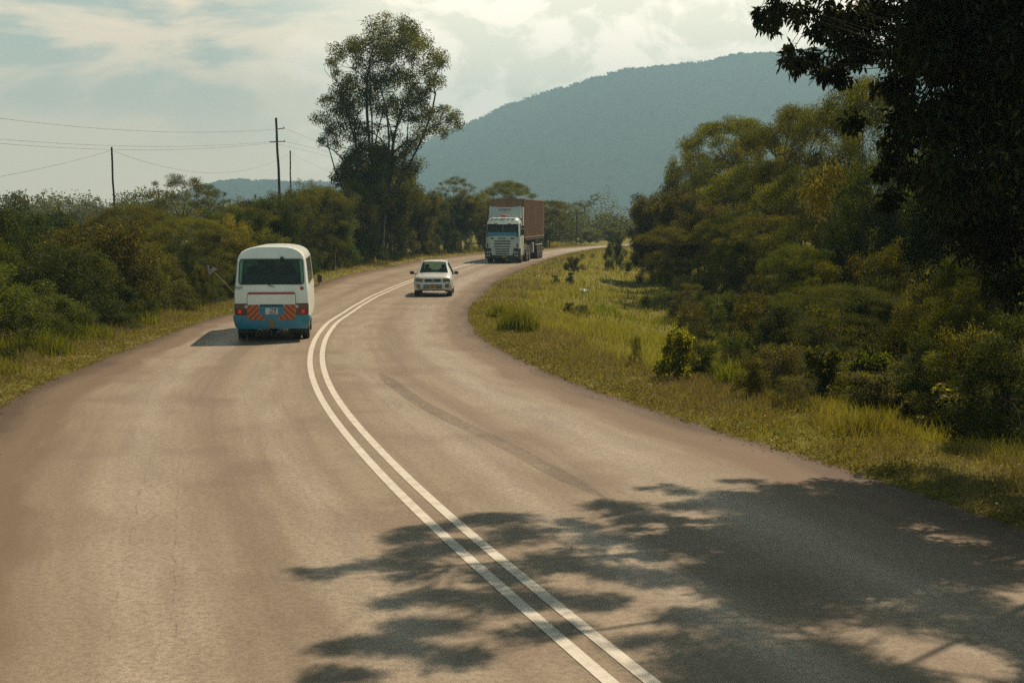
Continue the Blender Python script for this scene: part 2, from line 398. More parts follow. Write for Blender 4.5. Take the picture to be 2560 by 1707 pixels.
mp_, t, p = newmat('worn_line_paint')
tcp = node(t, 'ShaderNodeTexCoord')
f = tmap(t, tnoise(t, tcp.outputs['Object'], 5, 6, 0.7), 0.42, 0.66, 0, 0.55)
g = tmap(t, tnoise(t, tcp.outputs['Object'], 55, 3, 0.8), 0.45, 0.68, 0, 0.4)
c = tmix(t, f, (0.58, 0.55, 0.48), (0.36, 0.30, 0.235)); c = tmix(t, g, c, (0.22, 0.17, 0.13))
t.links.new(c, p.inputs['Base Color']); p.inputs['Roughness'].default_value = 0.55
def ribbon(ys, off0, off1, lift):
    x = cx(ys); s = sl(ys); nrm = 1 / np.sqrt(1 + s * s); V = []
    for o in (off0, off1):
        V.append(np.stack([x + o * nrm, ys - o * s * nrm, zroad(ys) + 0.012 + lift], -1))
    n = len(ys); V = np.concatenate(V); i = np.arange(n - 1)
    return V, np.stack([i, i + n, i + n + 1, i + 1], -1)
yy = np.arange(-4, 190, 0.5)
for nm, a0, a1 in (('road_line', -0.200, -0.080), ('road_line', 0.080, 0.200)):
    V, Q = ribbon(yy, a0, a1, 0.005)
    tag(link(nm, mesh_np('road_line', V, Q), mp_), kind='structure')

# cracks and a long tyre mark, thin sheets on the asphalt
def px_ribbon(pts, wid, lift, jit=0.0, step=0.35):
    P = [np.array(unproj(*q)) for q in pts]; o = []
    for a, b in zip(P[:-1], P[1:]):
        n = max(2, int(np.linalg.norm(b - a) / step))
        for k in range(n): o.append(a + (b - a) * k / n)
    o.append(P[-1]); o = np.array(o)
    for _ in range(6): o[1:-1] = (o[:-2] + 2 * o[1:-1] + o[2:]) / 4
    if jit: o[1:-1] += rng.normal(0, jit, (len(o) - 2, 2))
    d = np.gradient(o, axis=0); d /= np.linalg.norm(d, axis=1)[:, None] + 1e-9
    nn = np.stack([-d[:, 1], d[:, 0]], -1)
    w = wid * (0.55 + 0.6 * rng.random(len(o)))[:, None] if jit else wid * np.minimum(1, np.minimum(np.arange(len(o)), np.arange(len(o))[::-1]) / 4.0 + 0.2)[:, None]
    A = o + nn * w / 2; B = o - nn * w / 2
    V = np.concatenate([A, B]); V = np.column_stack([V, zroad(V[:, 1]) + 0.012 + lift])
    n = len(o); i = np.arange(n - 1); return V, np.stack([i, i + n, i + n + 1, i + 1], -1)
def merge(parts):
    Vs = []; Qs = []; b = 0
    for V, Q in parts: Vs.append(V); Qs.append(Q + b); b += len(V)
    return np.concatenate(Vs), np.concatenate(Qs)
cr = [([(1280,964),(1480,1041),(1647,1104),(1814,1161),(1981,1221)], .014), ([(1280,1054),(1380,1127),(1514,1248),(1680,1388),(1881,1555)], .014),
      ([(521,964),(467,1047),(447,1161),(437,1361),(437,1661)], .012), ([(400,1087),(354,1227),(314,1394),(267,1661)], .012),
      ([(1445,1010),(1475,1000),(1490,1014),(1530,992)], .028), ([(860,820),(905,845),(935,900)], .012), ([(560,870),(470,930),(330,1010)], .012),
      ([(230,905),(330,880),(420,850)], .014)]
V, Q = merge([px_ribbon(a, b, 0.003, 0.012, 0.25) for a, b in cr])
tag(link('road_crack', mesh_np('road_crack', V, Q), simple('crack_tar', (0.15, 0.11, 0.082), 0.8)), kind='structure')
mcr, t, p = newmat('hairline_crack')
p.inputs['Base Color'].default_value = (0.07, 0.05, 0.038, 1); p.inputs['Roughness'].default_value = 0.9
tr = node(t, 'ShaderNodeBsdfTransparent'); mx = node(t, 'ShaderNodeMixShader'); tck = node(t, 'ShaderNodeTexCoord')
t.links.new(tmap(t, tnoise(t, tck.outputs['Object'], 1.6, 6, 0.8), 0.45, 0.65, 0.0, 0.32), mx.inputs[0])
t.links.new(tr.outputs[0], mx.inputs[1]); t.links.new(p.outputs[0], mx.inputs[2]); t.links.new(mx.outputs[0], t.nodes['Material Output'].inputs['Surface'])
bpy.data.objects['road_crack'].data.materials[0] = mcr
mk, t, p = newmat('tyre_rubber_mark')
p.inputs['Base Color'].default_value = (0.10, 0.075, 0.058, 1); p.inputs['Roughness'].default_value = 0.6
tr = node(t, 'ShaderNodeBsdfTransparent'); mx = node(t, 'ShaderNodeMixShader'); tck = node(t, 'ShaderNodeTexCoord')
t.links.new(tmap(t, tnoise(t, tck.outputs['Object'], 6, 5, 0.7), 0.3, 0.75, 0.12, 0.34), mx.inputs[0])
t.links.new(tr.outputs[0], mx.inputs[1]); t.links.new(p.outputs[0], mx.inputs[2]); t.links.new(mx.outputs[0], t.nodes['Material Output'].inputs['Surface'])
V, Q = px_ribbon([(950,935),(1035,1000),(1135,1054),(1280,1121),(1347,1161),(1514,1247)], .30, 0.004)
tag(link('skid_mark', mesh_np('skid_mark', V, Q), mk), kind='structure')

# ------------------------------------------------------------------ hills
def ridge(px, tab): return np.interp(px, [a for a, b in tab], [b for a, b in tab])
def make_hill(name, D, tab, x0, x1, depth, ncrown, seed, front=420):
    r = np.random.default_rng(seed)
    xs = np.arange(x0, x1, 5.0); ts = np.linspace(-front, depth, 260)
    Xh, Th = np.meshgrid(xs, ts)
    pxs = 1280 + xs / D * F
    rid = CH + (HZ - ridge(pxs, tab)) / F * D - 9
    f = np.where(Th < 0, np.clip(1 + Th / front, 0, 1) ** 0.85, np.clip(1 - (Th / depth) ** 2, 0, 1))
    Zh = rid[None, :] * f - 6 * (1 - f) + vnoise(Xh, Th, 90, seed) * 7 * f * np.clip(np.abs(Th) / 60, 0, 1)
    can = np.zeros_like(Zh)
    cxs = r.uniform(x0, x1, ncrown); cts = r.uniform(-front, 60, ncrown); cr = r.uniform(4.5, 9, ncrown)
    for a, b, c in zip(cxs, cts, cr):
        i0, i1 = np.searchsorted(xs, [a - c, a + c]); j0, j1 = np.searchsorted(ts, [b - c, b + c])
        if i1 > i0 and j1 > j0:
            dd = (Xh[j0:j1, i0:i1] - a) ** 2 + (Th[j0:j1, i0:i1] - b) ** 2
            can[j0:j1, i0:i1] = np.maximum(can[j0:j1, i0:i1], np.sqrt(np.clip(c * c - dd, 0, None)) * 0.8)
    V = np.stack([Xh, D + Th, Zh + can], -1).reshape(-1, 3); n = len(xs)
    idx = np.arange(len(V)).reshape(len(ts), n)
    Q = np.stack([idx[:-1, :-1], idx[:-1, 1:], idx[1:, 1:], idx[1:, :-1]], -1).reshape(-1, 4)
    tag(link(name, mesh_np(name, V, Q), M['hill']), kind='structure')
    # ragged tree crowns standing on the slope and the ridge
    m = 3600; a = r.uniform(x0, x1, m); b = np.where(r.random(m) < 0.5, r.uniform(-14, 10, m), r.uniform(-front * .9, 0, m))
    j = np.clip(np.searchsorted(ts, b), 0, len(ts) - 1); i = np.clip(np.searchsorted(xs, a), 0, n - 1)
    c = np.stack([a, D + b, (Zh + can)[j, i]], -1)
    rad = r.uniform(2.5, 5.5, m)
    k = 34
    dirs = r.normal(0, 1, (m, k, 3)); dirs /= np.linalg.norm(dirs, axis=2, keepdims=True)
    pts = c[:, None, :] + dirs * rad[:, None, None] * r.uniform(0.3, 1, (m, k, 1)) * np.array([1, 1, .7])
    pts = pts.reshape(-1, 3)
    V, Q, tn = leaf_quads(pts, 1.9, r, 0.8)
    return V, Q, tn
def leaf_quads(pts, size, r, aspect=0.45, droop=0.0, outward=None, up=0.35, sizevar=0.35):
    n = len(pts)
    ax = r.normal(0, 1, (n, 3)); ax[:, 2] -= droop
    if outward is not None: ax += outward * 0.9
    ax /= np.linalg.norm(ax, axis=1, keepdims=True)
    nr = r.normal(0, 1, (n, 3)); nr[:, 2] += up * 2
    sd = np.cross(ax, nr); sd /= np.linalg.norm(sd, axis=1, keepdims=True) + 1e-9
    s = size * (1 + sizevar * r.uniform(-1, 1, n))[:, None]
    nm = np.cross(sd, ax)
    a = pts; b = pts + ax * s * 0.5 + sd * s * aspect * 0.5 + nm * s * 0.06; c = pts + ax * s; d = pts + ax * s * 0.5 - sd * s * aspect * 0.5 + nm * s * 0.06
    V = np.stack([a, b, c, d], 1).reshape(-1, 3)
    Q = np.arange(4 * n).reshape(n, 4)
    tn = np.repeat(np.clip(r.beta(2, 3, n), 0, 1), 4)
    return V, Q, tn
mh, t, p = newmat('forest_canopy')
tch = node(t, 'ShaderNodeTexCoord')
t.links.new(tmix(t, tmap(t, tnoise(t, tch.outputs['Object'], 0.09, 8, 0.7), 0.35, 0.65), (0.014, 0.022, 0.014), (0.024, 0.034, 0.018)), p.inputs['Base Color'])
p.inputs['Roughness'].default_value = 1; p.inputs['Specular IOR Level'].default_value = 0.05
M['hill'] = mh
big = [(500,640),(700,560),(850,480),(950,425),(1010,385),(1075,350),(1140,320),(1200,296),(1288,255),(1391,223),(1498,194),(1563,176),(1659,167),(1755,158),(1831,138),(1927,136),(2100,118),(2400,100),(2800,160),(3300,330)]
h1 = make_hill('hill', 3000, big, -495, 1590, 600, 26000, 11, 1140)
small = [(300,560),(420,500),(514,462),(560,452),(608,447),(680,450),(718,452),(829,455),(900,470),(1000,560)]
h2 = make_hill('distant_hill', 2400, small, -675, -105, 330, 5000, 12, 600)
V, Q = merge([(h1[0], h1[1]), (h2[0], h2[1])])
tag(link('hill_woodland', mesh_np('hill_woodland', V, Q, np.concatenate([h1[2], h2[2]])), M['leaf_far']),
    'hazy blue green woodland covering the hills behind the road', 'woodland', kind='stuff')

# ------------------------------------------------------------------ plants
def tubes(paths, sides=5):
    """paths: list of (pts (k,3), radii (k,))  -> one V,Q"""
    Vs = []; Qs = []; b = 0
    ang = np.arange(sides) * 2 * math.pi / sides; ca, sa = np.cos(ang), np.sin(ang)
    for P, R in paths:
        P = np.asarray(P, float); R = np.asarray(R, float); k = len(P)
        T = np.gradient(P, axis=0); T /= np.linalg.norm(T, axis=1, keepdims=True) + 1e-9
        ref = np.where(np.abs(T[:, 2:3]) < 0.9, np.array([[0, 0, 1.]]), np.array([[1., 0, 0]]))
        A = np.cross(T, ref); A /= np.linalg.norm(A, axis=1, keepdims=True) + 1e-9; B = np.cross(T, A)
        ring = P[:, None, :] + (A[:, None, :] * ca[None, :, None] + B[:, None, :] * sa[None, :, None]) * R[:, None, None]
        Vs.append(ring.reshape(-1, 3)); i = np.arange(k * sides).reshape(k, sides); i2 = np.roll(i, -1, 1)
        Qs.append(np.stack([i[:-1], i2[:-1], i2[1:], i[1:]], -1).reshape(-1, 4) + b); b += k * sides
    return np.concatenate(Vs), np.concatenate(Qs)
def bend(a, b, r, k=6, wob=0.08, lift=0.0):
    a = np.asarray(a, float); b = np.asarray(b, float); t = np.linspace(0, 1, k)[:, None]
    L = np.linalg.norm(b - a); P = a + (b - a) * t
    o = r.normal(0, 1, 3) * L * wob; P = P + np.sin(t * math.pi) * o
    P[:, 2] += (np.sin(t * math.pi) * lift * L)[:, 0]
    return P
def plant_from_clusters(cl, rad, r, n_leaf, leaf, trunk_top, base_r, limbs=5, flat=0.75, aspect=0.45, droop=0.0, outw=0.0, twig=True, lean=(0, 0), stems=1, thick=1.0, tint_up=0.25, wob=0.1, shell=0.5, trunk_h0=0.0):
    cl = np.asarray(cl, float); rad = np.asarray(rad, float); m = len(cl)
    H = cl[:, 2].max(); paths = []
    starts = []
    for s in range(stems):
        off = r.normal(0, 0.06 * (stems > 1) * cl[:, 0].std() + 1e-6, 2)
        top = np.array([lean[0] + off[0] * 5, lean[1] + off[1] * 5, trunk_top])
        P = bend((off[0], off[1], trunk_h0), top, r, 9, 0.03)
        R = base_r * (1 - 0.62 * np.linspace(0, 1, 9)) / (1 + 0.4 * (stems - 1)); R[0] *= 1.25
        paths.append((P, R)); starts.append((P, R))
    # main limbs
    pick = [cl[np.argmax(cl[:, 2])]]
    for _ in range(limbs * stems - 1):
        d = np.min(np.stack([np.linalg.norm(cl - q, axis=1) for q in pick]), 0); pick.append(cl[np.argmax(d * r.uniform(0.6, 1, m))])
    nodes = []; nr = []
    for i, q in enumerate(pick):
        P, R = starts[i % stems]; f = r.uniform(0.45, 1.0) if i else 1.0; j = int(f * 8)
        lp = bend(P[j], P[j] + (q - P[j]) * 0.88, r, 8, wob, 0.06); rr = R[j] * 0.62 * (1 - 0.8 * np.linspace(0, 1, 8)) + 0.004
        paths.append((lp, rr)); nodes.append(lp[2:]); nr.append(rr[2:])
    nodes = np.concatenate(nodes); nr = np.concatenate(nr)
    for q in cl:
        d = np.linalg.norm(nodes - q, axis=1) + (nodes[:, 2] > q[2]) * 0.5; j = int(np.argmin(d))
        lp = bend(nodes[j], q, r, 5, wob, 0.05); paths.append((lp, np.linspace(min(nr[j] * 0.7, 0.05 * thick), 0.006 * thick + leaf * 0.02, 5)))
    if twig:
        for q, a in zip(cl, rad):
            for _ in range(3):
                e = q + r.normal(0, 1, 3) * a * np.array([.6, .6, .5 * flat]); paths.append((bend(q, e, r, 3, 0.1), np.linspace(0.008 * thick + leaf * .02, 0.003 + leaf * .015, 3)))
    TV, TQ = tubes(paths, 5)
    # leaves
    wgt = rad ** 2; wgt /= wgt.sum(); which = r.choice(m, n_leaf, p=wgt)
    d = r.normal(0, 1, (n_leaf, 3)); d /= np.linalg.norm(d, axis=1, keepdims=True)
    rr = r.uniform(0, 1, n_leaf) ** shell
    pts = cl[which] + d * (rr * rad[which])[:, None] * np.array([1, 1, flat])
    pts = pts[pts[:, 2] > 0.01]; n = len(pts)
    V, Q, tn = leaf_quads(pts, leaf, r, aspect, droop, d[:n] * outw if outw else None)
    zf = (pts[:, 2] / max(H, 0.1)); tn = np.clip(tn + np.repeat(r.normal(0, 0.17, m)[which[:n]] + tint_up * (zf - 0.6), 4), 0, 1)  # clump tint and paler tops put sunlit and dark definition into leaf colour
    return (TV, TQ), (V, Q, tn)
def clusters(kind, r, H, R, base, m):
    if kind == 'ell':
        d = r.normal(0, 1, (m, 3)); d /= np.linalg.norm(d, axis=1, keepdims=True)
        lob = r.normal(0, 1, (5, 3)); lob /= np.linalg.norm(lob, axis=1, keepdims=True)
        mod = 0.80 + 0.32 * np.max(np.clip(d @ lob.T, 0, 1) ** 3, axis=1)
        q = d * (r.uniform(0.1, 1, m) ** 0.45 * mod)[:, None] * np.array([R, R, (H - base) / 2]) * 0.86
        q[:, 2] += (H + base) / 2
    elif kind == 'umb':
        a = r.uniform(0, 2 * math.pi, m); s = np.sqrt(r.uniform(0, 1, m)); lay = r.choice([0, 0, 0, 1, 1, 2], m)
        q = np.stack([np.cos(a) * s * R * (1 - .12 * lay), np.sin(a) * s * R * (1 - .12 * lay), H * 0.95 - s ** 2 * H * 0.17 - lay * (H - base) * 0.30 + r.normal(0, H * .02, m)], -1)
    elif kind == 'bush':
        a = r.uniform(0, 2 * math.pi, m); h = r.uniform(0.02, 1, m); prof = np.sqrt(np.clip(1 - (np.clip(h - .35, 0, 1) / .67) ** 2, 0, 1)) * (0.85 + 0.2 * np.sin(3 * a + r.uniform(0, 6)))
        s = r.uniform(0.2, 1, m) ** 0.5; q = np.stack([np.cos(a) * s * R * prof, np.sin(a) * s * R * prof, base + h * (H - base) * 0.92], -1)
    elif kind == 'weed':
        a = r.uniform(0, 2 * math.pi, m); h = r.uniform(0.1, 1, m); s = r.uniform(0, 1, m) ** .6 * (1 - .45 * h)
        q = np.stack([np.cos(a) * s * R, np.sin(a) * s * R, h * H * 0.93], -1)
    elif kind == 'spire':
        h = r.uniform(0.12, 1, m); a = r.uniform(0, 2 * math.pi, m); s = (1.05 - h) * r.uniform(.3, 1, m)
        q = np.stack([np.cos(a) * s * R, np.sin(a) * s * R, h * H * 0.95], -1)
    if kind in ('ell', 'bush'):
        c0 = q.mean(0); k = r.random(len(q)) < .28; q[k] = c0 + (q[k] - c0) * r.uniform(1.08, 1.38, (k.sum(), 1)); q[:, 2] = np.maximum(q[:, 2], base + .1)
    return q
PROTO = {}
def proto(key, seed, shape, H, R, base, m, nl, leaf, rc, ttop, br, **k):
    r = np.random.default_rng(seed); cl = clusters(shape, r, H, R, base, m)
    rad = rc * r.uniform(0.6, 1.35, m)
    tb, lf = plant_from_clusters(cl, rad, r, nl, leaf, ttop, br, **k)
    PROTO[key] = (mesh_np(key + '_trunk', *tb, smooth=True), mesh_np(key + '_crown', *lf), H, R)
proto('broad1', 21, 'ell', 6.5, 2.9, 1.5, 72, 46000, .088, .60, 3.6, .15, flat=.8, aspect=.5, droop=.5)
proto('broad2', 22, 'ell', 6.5, 2.6, 1.0, 64, 42000, .092, .58, 3.4, .14, flat=.8, aspect=.5, droop=.3)
proto('open1', 23, 'ell', 6.5, 2.7, 1.6, 60, 15000, .085, .48, 3.4, .12, flat=.7, wob=.15)
proto('acacia1', 24, 'umb', 6.0, 3.8, 2.2, 135, 62000, .085, .70, 2.6, .14, flat=.30, aspect=.34, limbs=7, wob=.12)
proto('acacia2', 25, 'umb', 6.0, 3.4, 1.2, 140, 60000, .085, .66, 2.2, .13, flat=.36, aspect=.34, limbs=7, stems=2, wob=.12)
proto('acacia3', 26, 'umb', 6.0, 3.2, 2.8, 62, 14000, .085, .55, 3.0, .12, flat=.28, aspect=.34, limbs=6, wob=.14)
proto('bush1', 27, 'bush', 3.4, 2.1, 0.1, 70, 36000, .072, .44, 1.6, .05, flat=.9, stems=3, aspect=.5)
proto('bush2', 28, 'bush', 3.4, 2.3, 0.1, 62, 30000, .085, .46, 1.5, .05, flat=.8, stems=3, aspect=.42, droop=.4)
proto('bush3', 29, 'bush', 3.4, 2.0, 0.1, 60, 30000, .065, .42, 1.5, .04, flat=.6, stems=3, aspect=.4)
proto('weed1', 30, 'weed', 1.7, .95, 0, 70, 8500, .062, .21, 1.3, .014, stems=5, flat=.9, aspect=.4, thick=.35)
proto('weed2', 31, 'weed', 1.7, .85, 0, 75, 9500, .045, .17, 1.4, .012, stems=6, flat=1.3, aspect=.35, thick=.3)
proto('weed3', 32, 'weed', 1.7, 1.1, 0, 60, 4200, .105, .22, 1.2, .014, stems=5, flat=.9, aspect=.72, thick=.35)
proto('spire', 33, 'spire', 2.2, .55, 0, 70, 6500, .07, .16, 2.0, .016, stems=1, limbs=8, aspect=.5, thick=.4)
proto('smallacacia', 34, 'umb', 3.6, 2.2, .8, 105, 42000, .036, .42, 1.7, .045, flat=.26, aspect=.30, limbs=8, wob=.12, thick=.5, stems=2)

NAMES = {'broad1': ('broadleaf_tree', 'tree'), 'broad2': ('broadleaf_tree', 'tree'), 'open1': ('slender_tree', 'tree'), 'acacia1': ('acacia_tree', 'tree'),
         'acacia2': ('acacia_tree', 'tree'), 'acacia3': ('acacia_tree', 'tree'), 'bush1': ('bush', 'bush'), 'bush2': ('bush', 'bush'), 'bush3': ('bush', 'bush'),
         'weed1': ('wild_shrub', 'shrub'), 'weed2': ('wild_shrub', 'shrub'), 'weed3': ('leafy_plant', 'plant'), 'spire': ('tall_weed', 'plant'), 'smallacacia': ('acacia_sapling', 'tree')}
K = 2560 / 2352.0
prnd = random.Random(5)
def place(key, px, d, top, wid, label, mat, group=None, rz=None, sink=0.0):
    """px, top, wid in the 2352-wide view of the photo; d metres ahead"""
    tm, cm, H, R = PROTO[key]
    if d < 0: d = dist_at(px, -d)
    P = at(px * K, top * K, d); wm = wid * K / F * d
    if P.x < float(cx(d)): P.x = min(P.x, float(lx(d)) - (min(wm * .22, 1.0) if NAMES[key][1] == 'tree' else min(wm / 2, 3.0)) - .9)
    elif key[:4] != 'weed' and key != 'spire': P.x = max(P.x, float(rx(d)) + wm / 2 + 1.0)
    z0 = float(zground(P.x, d)) - sink
    h = max(0.25, P.z - z0, .55 * wm if key[:4] == 'weed' else 0)
    nm, cat = NAMES[key]
    root = empty(nm, (P.x, d, z0), rz if rz is not None else prnd.uniform(0, 6.28))
    sx = wm / (2 * R * 1.05); root.scale = (sx, sx, h / H)
    tag(root, label, cat, group)
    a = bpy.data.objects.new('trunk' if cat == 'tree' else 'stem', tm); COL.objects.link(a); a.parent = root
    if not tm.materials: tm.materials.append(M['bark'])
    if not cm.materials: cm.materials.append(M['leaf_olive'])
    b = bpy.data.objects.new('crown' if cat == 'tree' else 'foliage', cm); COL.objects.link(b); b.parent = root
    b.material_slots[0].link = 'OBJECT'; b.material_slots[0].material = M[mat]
    return root
def dist_at(px, py):
    """distance at which the ground shows at that place of the 2352-wide view"""
    for d in np.arange(9, 400, .4):
        P = at(px * K, py * K, float(d))
        if P.z <= float(zground(P.x, d)) or (-.5 < P.x - lx(d) and P.x < rx(d) + .2 and P.z <= zroad(d)): return float(d)
    return 300.0
GL = 'trees and bushes of the thicket left of the road'; GR = 'trees and bushes of the wooded bank right of the road'
